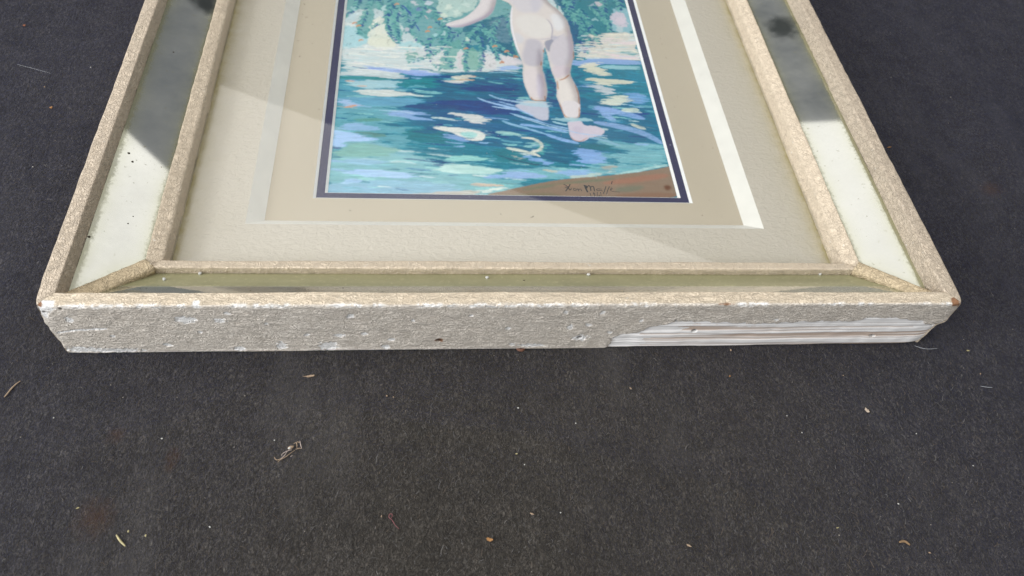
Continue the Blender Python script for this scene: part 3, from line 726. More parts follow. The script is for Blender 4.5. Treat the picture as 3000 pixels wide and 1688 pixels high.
for (X_, Y_, r, c) in [(1390, 440, 42, (172, 209, 216)), (740, 110, 45, (190, 214, 218)), (1300, 40, 45, (208, 212, 225)), (1040, 370, 38, (200, 198, 210)), (350, 200, 70, (186, 208, 216)), (360, 100, 45, (165, 203, 205)), (1790, 500, 30, (206, 224, 212)), (2040, 600, 45, (180, 210, 210)), (2050, 655, 30, (200, 214, 218)), (1500, 420, 28, (186, 216, 216)), (1180, 110, 45, (118, 134, 184)), (1130, 40, 30, (208, 203, 214)), (1300, 140, 26, (208, 194, 206)), (1550, 90, 60, (212, 222, 214)), (1650, 150, 50, (206, 220, 214)), (1500, 190, 40, (214, 222, 210)), (1760, 60, 45, (200, 216, 212)), (680, 260, 60, (220, 222, 214)), (700, 380, 60, (220, 221, 210)), (700, 520, 70, (216, 218, 205))]:
    n = 9; ang = np.linspace(0, 2 * np.pi, n, endpoint=False); rr = r * rng.uniform(.6, 1.2, n)
    poly('A', np.stack([X_ + rr * np.cos(ang), Y_ + rr * .8 * np.sin(ang)], 1), c, 'leaf', .85)
for (X_, Y_, r, c) in [(1280, 50, 45, (216, 200, 208)), (1560, 250, 70, (210, 200, 212)), (1250, 250, 32, (158, 194, 198)), (1200, 60, 36, (160, 172, 190)), (1560, 360, 60, (190, 205, 212))]:
    n = 9; ang = np.linspace(0, 2 * np.pi, n, endpoint=False); rr = r * rng.uniform(.6, 1.2, n)
    poly('B', np.stack([X_ + rr * np.cos(ang), Y_ + rr * .8 * np.sin(ang)], 1), c, 'leaf', .8)
for z, a, b, w, c in [('A', (985, 70), (1090, 200), .0016, (66, 92, 172)), ('A', (1140, 310), (1190, 390), .0013, (66, 96, 172)), ('A', (1250, 190), (1290, 240), .001, (214, 190, 196)), ('A', (780, 400), (850, 470), .0015, (80, 100, 160))]:
    stroke(z, [a, ((a[0] + b[0]) / 2 + 6, (a[1] + b[1]) / 2), b], w, c)
for (X_, Y_) in [(380, 285), (460, 500), (1290, 390), (1450, 235), (1690, 320), (1770, 605), (2130, 575), (2390, 710), (2220, 780), (905, 50), (430, 320), (1320, 340), (2280, 640)]:
    stroke('A', [(X_ - 28, Y_ + 14), (X_, Y_ - 8), (X_ + 26, Y_ + 6)], .0021, (206, 150, 112))

# --- painted details: water --------------------------------------------------
for k in range(420):                                   # loose horizontal strokes of light and dark
    x = rng.uniform(PX0, PX1); y = rng.uniform(PY0 + .004, .250); f = (y - PY0) / .13
    side_ = x < -.05 or x > .07
    c = [(205, 224, 226), (150, 205, 206), (150, 182, 226), (30, 90, 146), (40, 120, 146), (112, 168, 186), (66, 138, 160)][rng.choice(7, p=[.10, .16, .16, .06, .12, .20, .20] if (side_ or f < .35) else [.03, .07, .08, .34, .28, .06, .14])]
    L = rng.uniform(.006, .022); a = rng.normal(-.07, .05)
    q = np.array([(x - L / 2 * math.cos(a), y - L / 2 * math.sin(a)), (x, y + rng.normal(0, .0008)), (x + L / 2 * math.cos(a), y + L / 2 * math.sin(a))])
    stroke('', q, rng.uniform(.0010, .0026), c, rng.uniform(.5, .9), .45, .85, True)
def polys(z, lst):
    for pts, c in lst: poly(z, pts, c)
polys('A', [([(380, 815), (700, 838), (1000, 866), (1250, 880), (1480, 940), (1250, 960), (1000, 922), (600, 880)], (150, 172, 226)),
            ([(150, 885), (500, 868), (900, 915), (1050, 970), (900, 992), (500, 945), (130, 950)], (206, 213, 216)),
            ([(100, 950), (780, 965), (900, 1005), (250, 992)], (70, 142, 146)),
            ([(250, 1012), (700, 1000), (960, 1012), (900, 1080), (700, 1110), (350, 1085)], (172, 202, 212)),
            ([(320, 1130), (600, 1118), (850, 1118), (1000, 1156), (1240, 1178), (1200, 1202), (1000, 1192), (850, 1212), (500, 1184)], (218, 220, 216)),
            ([(120, 1200), (1200, 1230), (1280, 1300), (900, 1330), (150, 1300)], (110, 162, 192)),
            ([(1600, 1090), (2420, 1056), (2460, 1130), (1800, 1148)], (28, 88, 140)), ([(970, 1316), (1300, 1306), (1690, 1328), (1400, 1365), (1000, 1336)], (28, 92, 138)),
            ([(1230, 1270), (1800, 1246), (2560, 1236), (2560, 1430), (1900, 1430), (1700, 1346)], (28, 88, 144)), ([(1450, 900), (2450, 890), (2480, 960), (1900, 960), (1500, 950)], (44, 120, 145)),
            ([(2160, 830), (2470, 820), (2380, 880), (2180, 880)], (150, 178, 226)), ([(1600, 960), (1750, 928), (1885, 950), (1820, 992), (1640, 992)], (226, 221, 206)),
            ([(1600, 990), (1870, 988), (1830, 1012), (1620, 1014)], (202, 168, 136)), ([(1545, 1022), (1650, 1008), (1860, 1018), (1750, 1044)], (222, 217, 212)),
            ([(170, 1230), (330, 1240), (420, 1330), (180, 1330)], (168, 190, 225)), ([(250, 1320), (330, 1305), (385, 1330), (300, 1345)], (206, 150, 112)),
            ([(690, 1385), (1100, 1380), (1400, 1440), (1000, 1449)], (150, 178, 224))])
for pts in ([(1910, 1220), (2050, 1280), (2300, 1330), (2560, 1400)], [(2060, 1185), (2200, 1245), (2560, 1290)], [(2180, 1270), (2400, 1330)]):
    stroke('A', pts, .0019, (168, 196, 232))
stroke('A', [(2050, 910), (2250, 900), (2420, 920)], .0012, (150, 190, 215))
for (X_, Y_, w_) in ((320, 1010, 60), (470, 1072, 60), (1860, 955, 35)): stroke('A', [(X_ - w_, Y_), (X_ + w_, Y_ + 4)], .0017, (204, 172, 158))
polys('B', [([(1420, 645), (1800, 648), (1810, 695), (1650, 682)], (96, 160, 166)), ([(1380, 660), (1600, 690), (1810, 730), (1820, 755), (1400, 740)], (222, 206, 214)),
            ([(980, 740), (1150, 764), (1170, 722), (1500, 730), (1820, 762), (1830, 806), (1300, 804), (1050, 835), (970, 795)], (150, 175, 222)),
            ([(1300, 815), (1800, 825), (1820, 872), (1400, 866)], (152, 196, 206)), ([(1170, 780), (1300, 768), (1300, 850), (1440, 880), (1475, 940), (1300, 952), (1180, 902), (1090, 842)], (220, 216, 197)),
            ([(1120, 978), (1250, 972), (1730, 1015), (1700, 1048), (1500, 1052), (1400, 1084), (1280, 1042)], (220, 216, 197)), ([(1140, 1068), (1250, 1058), (1490, 1120), (1525, 1150), (1450, 1204), (1250, 1124)], (202, 206, 212)),
            ([(1270, 1292), (1450, 1240), (1440, 1198), (1600, 1192), (1725, 1230), (1720, 1272), (1650, 1292), (1450, 1324)], (217, 221, 206)), ([(1600, 1155), (1860, 1155), (1940, 1290), (1800, 1312), (1700, 1242)], (126, 166, 216)),
            ([(1240, 1338), (1500, 1348), (1630, 1402), (1500, 1446), (1350, 1424)], (142, 172, 222)), ([(1000, 800), (1080, 850), (1060, 1000), (1130, 1300), (1060, 1440), (980, 990)], (46, 118, 150)),
            ([(1700, 880), (1860, 900), (1890, 1040), (1760, 1100), (1650, 1000)], (56, 138, 165)), ([(600, 650), (645, 650), (695, 870), (596, 860)], (122, 177, 187)),
            ([(596, 850), (692, 860), (752, 1000), (762, 1200), (802, 1340), (650, 1310), (652, 1100), (604, 940)], (32, 98, 144))])
polys('C', [([(980, 238), (1580, 248), (1620, 282), (1350, 314), (1010, 304)], (42, 122, 150)), ([(1180, 36), (1900, 26), (2000, 70), (1650, 100), (1200, 66)], (34, 98, 142)), ([(1150, 384), (1400, 338), (1650, 358), (1720, 420), (1770, 482), (1500, 514), (1280, 484)], (54, 130, 142)),
            ([(1250, 370), (1500, 350), (1640, 380), (1500, 400)], (40, 112, 145)), ([(1830, 215), (2250, 250), (2620, 290), (2620, 385), (2230, 350), (1900, 300)], (74, 116, 156)),
            ([(960, 545), (1500, 590), (1850, 568), (2300, 556), (2620, 620), (2620, 720), (2200, 655), (1700, 655), (1300, 624)], (68, 130, 152)), ([(370, 278), (600, 258), (900, 308), (930, 352), (520, 354)], (152, 184, 222)),
            ([(250, 345), (480, 348), (560, 400), (900, 462), (750, 494), (550, 484), (460, 545), (250, 560)], (162, 192, 236)), ([(930, 146), (1200, 146), (1500, 200), (1660, 244), (1250, 206)], (147, 177, 222)),
            ([(400, 855), (700, 832), (1200, 866), (1370, 920), (1250, 954), (900, 934), (600, 936)], (167, 197, 236)), ([(330, 1002), (650, 930), (720, 990), (500, 1026)], (158, 192, 228)), ([(520, 366), (900, 358), (890, 446), (700, 424)], (108, 148, 144)),
            ([(330, 570), (700, 490), (1000, 560), (1120, 640), (700, 690), (300, 660)], (118, 168, 160)), ([(560, 205), (980, 200), (960, 240), (600, 245)], (104, 158, 150)), ([(400, 700), (900, 720), (1000, 770), (500, 790)], (136, 176, 206)),
            ([(1690, 128), (2000, 138), (2200, 188), (2270, 262), (2150, 276), (1950, 204)], (224, 223, 219)), ([(1690, 390), (1900, 410), (2050, 470), (1850, 500)], (142, 172, 220)), ([(1870, 372), (2110, 376), (2130, 434), (1980, 452)], (152, 206, 206)),
            ([(1740, 692), (1900, 662), (2150, 678), (2260, 730), (1850, 754)], (162, 216, 211)), ([(1570, 842), (1800, 762), (2200, 798), (2430, 838), (2400, 884), (2200, 904), (1700, 886)], (192, 223, 219)), ([(1480, 700), (1650, 698), (1830, 790), (1700, 804), (1600, 762)], (32, 92, 138)),
            ([(2150, 905), (2600, 900), (2600, 950), (2300, 960)], (150, 180, 225)), ([(1300, 1152), (1600, 1108), (2200, 1096), (2000, 1175)], (192, 182, 172)), ([(2100, 1112), (2450, 1056), (2520, 1068), (2200, 1136)], (217, 223, 216)),
            ([(2060, 1018), (2200, 1006), (2440, 1028), (2400, 1054), (2080, 1042)], (206, 178, 158)), ([(440, 40), (530, 32), (600, 55), (480, 72)], (206, 150, 112)), ([(2360, 375), (2600, 370), (2620, 420), (2400, 410)], (150, 205, 205))])
poly('C', [(1545, 312), (1720, 302), (1950, 320), (2170, 362), (2235, 408), (2196, 476), (2090, 482), (1925, 462), (2080, 452), (2110, 432), (1990, 450), (1890, 420), (1800, 372), (1650, 346)], (223, 223, 218), 'skin', .95, 0, 1)
poly('C', [(1880, 376), (2040, 366), (2130, 390), (2110, 432), (1985, 446)], (154, 207, 207), 'skin', .9, 1, 1)
for pts, w_, c in [([(1550, 190), (1700, 198), (1840, 222)], .0022, (206, 222, 222)), ([(1200, 704), (1400, 716), (1620, 750)], .0016, (46, 102, 142)),
                   ([(1220, 824), (1380, 834), (1560, 858)], .0017, (76, 132, 168)), ([(1850, 750), (2000, 738), (2200, 748), (2420, 812)], .0016, (52, 118, 148)), ([(900, 98), (1150, 112), (1350, 140)], .0012, (176, 200, 228)), ([(1950, 770), (2150, 766), (2380, 830)], .0014, (60, 128, 152)), ([(1400, 920), (1600, 942)], .0014, (190, 215, 225))]:
    stroke('C', pts, w_, c)
polys('D', [([(600, 478), (950, 520), (1300, 498), (1650, 600), (1620, 646), (1400, 622), (1000, 622), (1060, 700), (850, 790), (610, 722)], (44, 116, 147)), ([(950, 530), (1300, 510), (1640, 596), (1400, 600), (1100, 570)], (46, 126, 140)),
            ([(380, 640), (560, 690), (690, 742), (665, 804), (560, 784), (420, 704)], (137, 172, 222)), ([(980, 602), (1150, 566), (1330, 618), (1420, 680), (1350, 778), (1150, 764), (1000, 742), (1090, 690)], (142, 174, 226)),
            ([(700, 790), (1050, 780), (1250, 800), (1100, 830), (800, 830)], (44, 118, 140)), ([(740, 870), (900, 838), (1180, 848), (1210, 912), (950, 924), (800, 892)], (152, 182, 227)), ([(80, 858), (450, 866), (660, 920), (400, 966), (130, 934)], (157, 182, 227)),
            ([(590, 838), (760, 848), (770, 880), (640, 870)], (210, 200, 182)), ([(900, 930), (1300, 880), (1450, 850), (1350, 930), (960, 950)], (190, 205, 200)), ([(1690, 136), (1960, 126), (1900, 184), (1750, 186)], (36, 88, 154)), ([(1380, 690), (1560, 700), (1540, 780), (1400, 790)], (58, 130, 155)),
            ([(-60, 560), (260, 600), (420, 700), (650, 800), (300, 780), (-60, 720)], (58, 132, 146)), ([(600, 500), (680, 520), (660, 640), (560, 660), (590, 590)], (96, 166, 168)), ([(390, 490), (540, 500), (560, 560), (420, 570)], (152, 198, 200)), ([(200, 650), (370, 690), (300, 720)], (178, 176, 168)), ([(1340, 800), (1520, 790), (1460, 850), (1340, 850)], (170, 168, 160))])
for pts, w_, c in [([(330, 446), (470, 446), (570, 500), (592, 550), (560, 600), (450, 618), (500, 640), (560, 678)], .0026, (222, 221, 206)), ([(150, 570), (330, 605), (510, 655)], .0030, (214, 218, 206)), ([(1250, 250), (1600, 308), (1900, 400), (2080, 510)], .0058, (142, 172, 217)), ([(1250, 60), (1500, 112), (1860, 204)], .0062, (142, 172, 222)),
                   ([(1340, 150), (1440, 190), (1500, 240)], .005, (146, 176, 224)), ([(1590, 100), (1700, 92), (1790, 96)], .0045, (200, 212, 202)), ([(1700, 270), (1790, 310), (1880, 334)], .0032, (208, 212, 201)), ([(10, 372), (160, 376), (320, 410)], .0028, (168, 208, 206)), ([(1300, 470), (1500, 540), (1800, 570)], .0045, (128, 178, 190)), ([(1500, 900), (1800, 850), (2150, 780)], .0024, (176, 212, 212)),
                   ([(1560, 760), (1800, 780), (1900, 760)], .0014, (70, 148, 170)), ([(0, 650), (300, 740), (700, 810)], .0013, (34, 104, 128)), ([(0, 60), (200, 100), (420, 190), (640, 260)], .0014, (40, 98, 150))]:
    stroke('D', pts, w_, c)
snap = canvas.copy()
for k in range(2600):                                  # fine bristle marks dragged through the wet colours
    x = rng.uniform(PX0, PX1); y = rng.uniform(PY0, .255)
    i = int((y - PY0) / CELL); j = int((x - PX0) / CELL); L = rng.uniform(.004, .018)
    a = rng.normal(-.06 - .10 * math.sin((x + .05) * 18) * (y < .2), .05)
    c = np.clip(snap[i, j] * rng.choice([.6, .8, 1.25, 1.5]), .006, .85)
    q = np.array([(x - L / 2 * math.cos(a), y - L / 2 * math.sin(a)), (x, y + rng.normal(0, .0007)), (x + L / 2 * math.cos(a), y + L / 2 * math.sin(a))])
    s255 = np.clip(np.where(c <= .0031308, c * 12.92, 1.055 * np.power(np.maximum(c, 1e-6), 1 / 2.4) - .055), 0, 1) * 255
    stroke('', q, rng.uniform(.0004, .0008), s255, rng.uniform(.2, .5), .3, .8, True)
for k in range(90):                                    # streaks in the pale reflections
    a0 = rng.uniform((980, 420), (1780, 745)); b0 = a0 + (rng.uniform(60, 260), rng.uniform(-12, 18))
    stroke('B', [tuple(a0), tuple((a0 + b0) / 2 + (0, rng.normal(0, 5))), tuple(b0)], rng.uniform(.0008, .0022), [(224, 218, 204), (224, 208, 214), (205, 216, 218), (190, 205, 218), (232, 228, 214), (150, 190, 200)][rng.choice(6, p=[.25, .2, .2, .1, .2, .05])], .75, .4, .8)
for k in range(90):
    a0 = rng.uniform((220, 570), (1400, 870)); b0 = a0 + (rng.uniform(60, 280), rng.uniform(0, 26))
    stroke('A', [tuple(a0), tuple((a0 + b0) / 2 + (0, rng.normal(0, 5))), tuple(b0)], rng.uniform(.0008, .0022), [(222, 224, 222), (232, 230, 222), (190, 212, 218), (165, 200, 210), (212, 208, 214)][rng.choice(5, p=[.3, .25, .2, .12, .13])], .7, .4, .8)
# --- the sandy bank with the signature
poly('D', [(-100, 1150), (0, 1128), (300, 1062), (700, 980), (1000, 945), (1500, 908), (1900, 858), (2300, 775), (2500, 1260), (-100, 1260)], (148, 128, 112), 'skin', .97, 0, 1)
for pts, c, a in [([(1300, 992), (2150, 868), (2190, 950), (1400, 1042)], (166, 122, 106), .7), ([(300, 1082), (1000, 986), (1500, 938), (1500, 968), (900, 1022), (400, 1102)], (122, 130, 112), .8), ([(1500, 1060), (1900, 1030), (1800, 1112), (1500, 1122)], (124, 130, 116), .7),
                  ([(100, 1150), (700, 1120), (900, 1180), (100, 1180)], (132, 128, 108), .7), ([(600, 1040), (1100, 1010), (1000, 1050)], (168, 134, 116), .6), ([(1500, 1140), (2260, 1120), (2280, 1200), (1500, 1195)], (146, 116, 100), .7), ([(2100, 1040), (2180, 1030), (2210, 1080), (2140, 1105)], (116, 80, 66), .85)]:
    poly('D', pts, c, 'skin', a, 3)

# --- the wading figure -------------------------------------------------------
poly('A', [(1490, 312), (1600, 268), (1750, 226), (1850, 150), (1930, 60), (1950, -10), (2000, -200), (2160, -200), (2150, 0), (2130, 90), (2060, 205), (1900, 276), (1750, 334), (1600, 342)], (217, 210, 213), 'skin', 1, 0, 2, True)
poly('A', [(1560, 320), (1750, 300), (1900, 240), (2040, 170), (2100, 80), (2120, 100), (2060, 205), (1900, 276), (1750, 334), (1600, 342)], (200, 190, 208), 'skin', .8, 3)
poly('B', [(-200, -120), (60, -10), (225, 60), (190, 180), (195, 350), (240, 520), (290, 660), (335, 760), (352, 830), (345, 950), (370, 1060), (420, 1180), (450, 1245), (560, 1272), (635, 1272), (650, 1150), (640, 1050), (605, 940), (586, 850), (600, 720), (605, 600), (720, 480), (720, 200), (640, 0), (560, -250), (300, -300)], (216, 208, 206), 'skin', 1, 0, 2, True)
poly('B', [(605, 540), (650, 660), (680, 800), (720, 930), (762, 1010), (776, 1100), (765, 1200), (800, 1290), (850, 1400), (880, 1500), (1050, 1510), (1062, 1300), (1052, 1200), (1022, 1100), (966, 990), (934, 920), (946, 850), (976, 750), (986, 620), (972, 480), (942, 400), (920, 300), (882, 228), (800, 130), (700, 60), (640, -10), (560, -250), (300, -100), (400, 200), (500, 450)], (216, 208, 206), 'skin', 1, 0, 2, True)
for pts, c, a, s in [([(100, -60), (600, -100), (620, 60), (520, 160), (300, 160), (230, 60)], (206, 202, 210), .8, 8), ([(440, -60), (560, -60), (560, 120), (500, 180), (450, 100)], (194, 191, 204), .55, 8), ([(240, 230), (350, 180), (520, 180), (660, 250), (722, 330), (700, 430), (600, 480), (430, 460), (300, 360)], (220, 216, 214), .85, 10),
                     ([(680, 180), (780, 165), (872, 230), (892, 310), (820, 395), (745, 375), (712, 280)], (222, 222, 227), .85, 8), ([(395, 470), (600, 505), (604, 700), (575, 835), (375, 825), (330, 700), (372, 560)], (186, 182, 194), .85, 8), ([(730, 465), (930, 430), (962, 600), (942, 800), (800, 850), (700, 800), (670, 690), (705, 560)], (198, 193, 204), .8, 7),
                     ([(900, 300), (960, 470), (980, 620), (960, 760), (920, 700), (920, 450)], (204, 196, 208), .8, 3), ([(240, 380), (380, 480), (330, 560), (260, 520)], (206, 206, 214), .8, 4), ([(610, 520), (700, 485), (745, 500), (700, 560), (685, 665), (640, 610)], (138, 142, 162), .85, 1), ([(720, 430), (800, 470), (740, 505), (700, 490)], (170, 170, 190), .6, 2),
                     ([(352, 850), (590, 850), (640, 1060), (640, 1240), (460, 1230), (380, 1060)], (217, 208, 211), .9, 5), ([(530, 900), (604, 960), (612, 1100), (596, 1240), (540, 1232), (520, 1060)], (196, 189, 206), .8, 5), ([(700, 820), (940, 820), (930, 920), (780, 990), (730, 930)], (206, 194, 206), .7, 4),
                     ([(830, 985), (940, 950), (1030, 1120), (1052, 1300), (1042, 1480), (880, 1470), (802, 1250), (790, 1100)], (223, 216, 213), .95, 2)]:
    poly('B', pts, c, 'skin', a, s)
stroke('B', [(640, 235), (690, 280), (722, 350), (712, 440), (700, 500)], .0011, (156, 152, 174), .75, .1)
stroke('B', [(560, 490), (640, 490), (700, 470)], .0012, (176, 174, 194), .6, .1); stroke('B', [(720, 470), (800, 460), (880, 420)], .0012, (184, 182, 200), .6, .1)
stroke('B', [(214, 90), (200, 220), (208, 350), (262, 560), (300, 660)], .0018, (236, 233, 241), .8, .1)
for pts, w_ in [([(778, 1010), (784, 1070), (790, 1120)], .0012), ([(810, 1000), (870, 985), (925, 935)], .0016), ([(452, 1215), (468, 1250), (560, 1262), (632, 1262)], .0015), ([(622, 1200), (632, 1262)], .0012), ([(1000, 1060), (1040, 1160), (1052, 1260), (1054, 1449)], .0012), ([(806, 1290), (840, 1370), (872, 1449)], .0012), ([(580, 770), (576, 820)], .0013), ([(604, 620), (608, 655)], .0014), ([(235, 690), (290, 720)], .0028), ([(85, 760), (105, 790)], .0026), ([(980, 640), (985, 740)], .001)]:
    stroke('B', pts, w_, (184, 134, 104), .8, .15)
soft_ = blur(figmask, 14); lft = np.roll(soft_, -9, 1)                 # brushed shading round the limbs
sh = figmask * np.clip(1 - np.minimum(lft, 1), 0, 1) * .38 + figmask * np.clip(1 - soft_, 0, 1) * .10
canvas *= 1 - sh[..., None] * np.array([.92, .97, .92])
# feet under water, foam and ripples over them
poly('D', [(230, 20), (640, -20), (662, 60), (672, 170), (660, 232), (560, 222), (430, 152), (280, 72)], (198, 197, 212), 'skin', .9, 1, 2)
poly('D', [(800, -20), (1060, -20), (1062, 192), (880, 192)], (217, 211, 215), 'skin', 1, 0, 1)
poly('D', [(895, 230), (1085, 225), (1100, 290), (1250, 290), (1362, 338), (1374, 372), (1320, 422), (1180, 440), (1130, 482), (1050, 492), (970, 470), (940, 420), (926, 330)], (206, 197, 210), 'skin', .97, 0, 2)
poly('D', [(960, 300), (1080, 290), (1110, 380), (1010, 420)], (194, 184, 202), 'skin', .7, 4)
stroke('D', [(945, 430), (1000, 480), (1080, 490), (1150, 440)], .001, (184, 140, 118), .7, .1); stroke('D', [(860, 150), (890, 188), (940, 192)], .0012, (184, 140, 112), .8, .1); stroke('D', [(1052, 60), (1052, 186)], .0012, (184, 140, 112), .8, .1)
poly('D', [(660, 205), (900, 190), (1080, 200), (1200, 188), (1216, 220), (1100, 244), (800, 244)], (166, 202, 212), 'water', .9)
poly('B', [(240, 1230), (450, 1255), (640, 1275), (700, 1320), (640, 1340), (400, 1330), (250, 1300)], (172, 202, 216), 'water', .85)
poly('B', [(280, 1250), (420, 1262), (600, 1280), (520, 1292), (320, 1280)], (214, 206, 200), 'water', .7)
for pts, w_, c in [([(0, 18), (180, 66), (320, 100), (480, 170)], .0020, (160, 192, 232)), ([(-40, 50), (200, 84), (260, 92)], .0016, (176, 202, 234)), ([(190, 136), (420, 200), (700, 280), (920, 330)], .0017, (162, 194, 230)), ([(90, 230), (180, 268), (420, 330), (650, 402)], .0024, (150, 190, 222)), ([(640, 400), (820, 462), (1040, 512)], .0034, (150, 184, 232)),
                   ([(320, 276), (520, 300), (720, 330), (900, 372)], .0030, (146, 180, 228)), ([(240, 160), (520, 250), (780, 330)], .0010, (182, 206, 232)), ([(720, 240), (820, 268), (900, 280)], .0018, (176, 208, 220)), ([(700, 300), (900, 350), (1100, 400), (1400, 420)], .0012, (170, 196, 226)), ([(1180, 440), (1350, 470), (1560, 540)], .0022, (140, 180, 205)), ([(420, 320), (640, 370), (900, 440)], .0010, (60, 118, 164)), ([(560, 230), (760, 290), (900, 300)], .0012, (36, 96, 146))]:
    stroke('D', pts, w_, c)
canvas = canvas * .45 + np.stack([blur(canvas[..., k], 1) for k in range(3)], 2) * .55
canvas = canvas * (.80 + .20 * smoothstep(.05, .35, canvas.mean(2)))[..., None]
canvas *= (.97 + .06 * vn(CX, CY, .0011, .0009, 71))[..., None]      # paper tooth

PAINT_SCALE = 1.10
me = grid_mesh('painting', np.stack([CX.ravel(), CY.ravel(), np.full(CX.size, PZ)], 1), CX.shape[0], CX.shape[1])
ca = me.color_attributes.new('pigment', 'FLOAT_COLOR', 'POINT')
ca.data.foreach_set('color', np.concatenate([np.clip((canvas - .05) * PAINT_SCALE, .004, .9).reshape(-1, 3), np.ones((CX.size, 1))], 1).astype(np.float32).ravel())
t = NT('gouache'); t.l(t.attr('pigment').outputs['Color'], t.p.inputs['Base Color']); t.p.inputs['Roughness'].default_value = .85; t.p.inputs['Specular IOR Level'].default_value = .2
t.l(t.bump(t.noise(t.mapping((.4, 1, 1)), 900, 3, .6), .0002, .6), t.p.inputs['Normal'])
painting = link('painting', me, t.m, frame); painting['label'] = 'gouache of a bather seen from behind wading in blue water'

# signature: pen strokes as thin ribbons of ink on the paper
ink = simple('black ink', (.012, .014, .018), .6, .1)
SIG = [([(436, 352), (500, 366), (555, 440), (602, 494)], 15), ([(606, 345), (560, 425), (490, 520)], 17), ([(466, 408), (520, 440)], 13), ([(586, 470), (604, 502), (642, 450)], 12),
       ([(690, 450), (690, 506), (756, 500), (772, 472), (700, 454)], 11), ([(786, 450), (824, 522)], 12), ([(812, 478), (866, 455), (898, 522)], 12), ([(958, 362), (1006, 470), (1046, 545)], 26), ([(1004, 372), (1022, 450)], 18),
       ([(1018, 440), (1062, 372), (1106, 396), (1126, 512)], 18), ([(1112, 424), (1162, 388), (1200, 420), (1216, 522)], 17), ([(1390, 470), (1300, 458), (1255, 486), (1310, 516), (1392, 488), (1412, 524)], 12), ([(1506, 402), (1476, 490), (1438, 586)], 13), ([(1592, 402), (1546, 496), (1520, 602)], 11),
       ([(1612, 492), (1666, 466), (1650, 430), (1610, 474), (1634, 522), (1724, 536), (1854, 540)], 9), ([(1664, 268), (1640, 346)], 14), ([(1104, 568), (1130, 642)], 10), ([(1192, 552), (1184, 602), (1226, 592), (1204, 560)], 11), ([(1222, 580), (1226, 672)], 11),
       ([(1284, 540), (1290, 640)], 8), ([(1274, 658), (1350, 650)], 10), ([(1334, 614), (1352, 672)], 11), ([(1364, 538), (1392, 662)], 8)]
vs, fs = [], []
for pts, w_ in SIG:
    p = P('S', pts); p = chaikin(p, 2, False) if len(p) > 2 else p
    w_ = w_ * .11646 / 5.1 * .001 * .95
    tn = np.gradient(p, axis=0); tn /= np.linalg.norm(tn, axis=1)[:, None] + 1e-12; nn = np.stack([-tn[:, 1], tn[:, 0]], 1)
    b0 = len(vs)
    for q, n_ in zip(p, nn): vs += [(*(q + n_ * w_), PZ + .00008), (*(q - n_ * w_), PZ + .00008)]
    fs += [(b0 + 2 * k, b0 + 2 * k + 1, b0 + 2 * k + 3, b0 + 2 * k + 2) for k in range(len(p) - 1)]
link('signature', mesh('signature', vs, fs), ink, painting)['label'] = 'black handwritten signature and date on the sandy bank'

# fly specks on the mirror strips
speck = simple('dark speck', (.03, .018, .008), .5, .2)
def blob(name, p, rx, ry, rz, mat, parent=None, rot=0.0, seed=1, sub_=2, rough=.35, slope=None):
    bm = bmesh.new(); bmesh.ops.create_icosphere(bm, subdivisions=sub_, radius=1)
    for v in bm.verts:
        v.co *= 1 + rough * noise.noise(v.co * 1.7 + Vector((seed * 3.1, seed, 0)))
        v.co = Vector((v.co.x * rx, v.co.y * ry, v.co.z * rz))
    M_ = Matrix.Translation(Vector(p)) @ Matrix.Rotation(rot, 4, 'Z'); bmesh.ops.transform(bm, matrix=M_, verts=bm.verts)
    me = bpy.data.meshes.new(name); bm.to_mesh(me); bm.free(); me.polygons.foreach_set('use_smooth', [True] * len(me.polygons))
    return link(name, me, mat, parent)
slope = (ZMI - WZ) / (A2 - A1)
def on_mirror(u, v, side):
    z = .03
    for _ in range(8):
        p = hit(u, v, 2, z)[0]; d = (p[0] + FW / 2) if side == 'left' else (FW / 2 - p[0]) if side == 'right' else p[1]
        z = WZ + slope * (d - A1) if side != 'front' else .0385 - .545 * (d - A1)
    return p
for (u, v, s_, r) in [(377, 449, 'left', .0009), (388, 474, 'left', .0008), (508, 153, 'left', .0006), (260, 694, 'left', .0009), (390, 634, 'left', .0004), (375, 655, 'left', .0005), (1535, 822, 'front', .0006), (1005, 844, 'front', .0005), (2545, 470, 'right', .0006), (2630, 560, 'right', .0005)]:
    blob('fly_speck', on_mirror(u, v, s_), r, r * .8, r * .5, speck, mirrors[s_], seed=u)

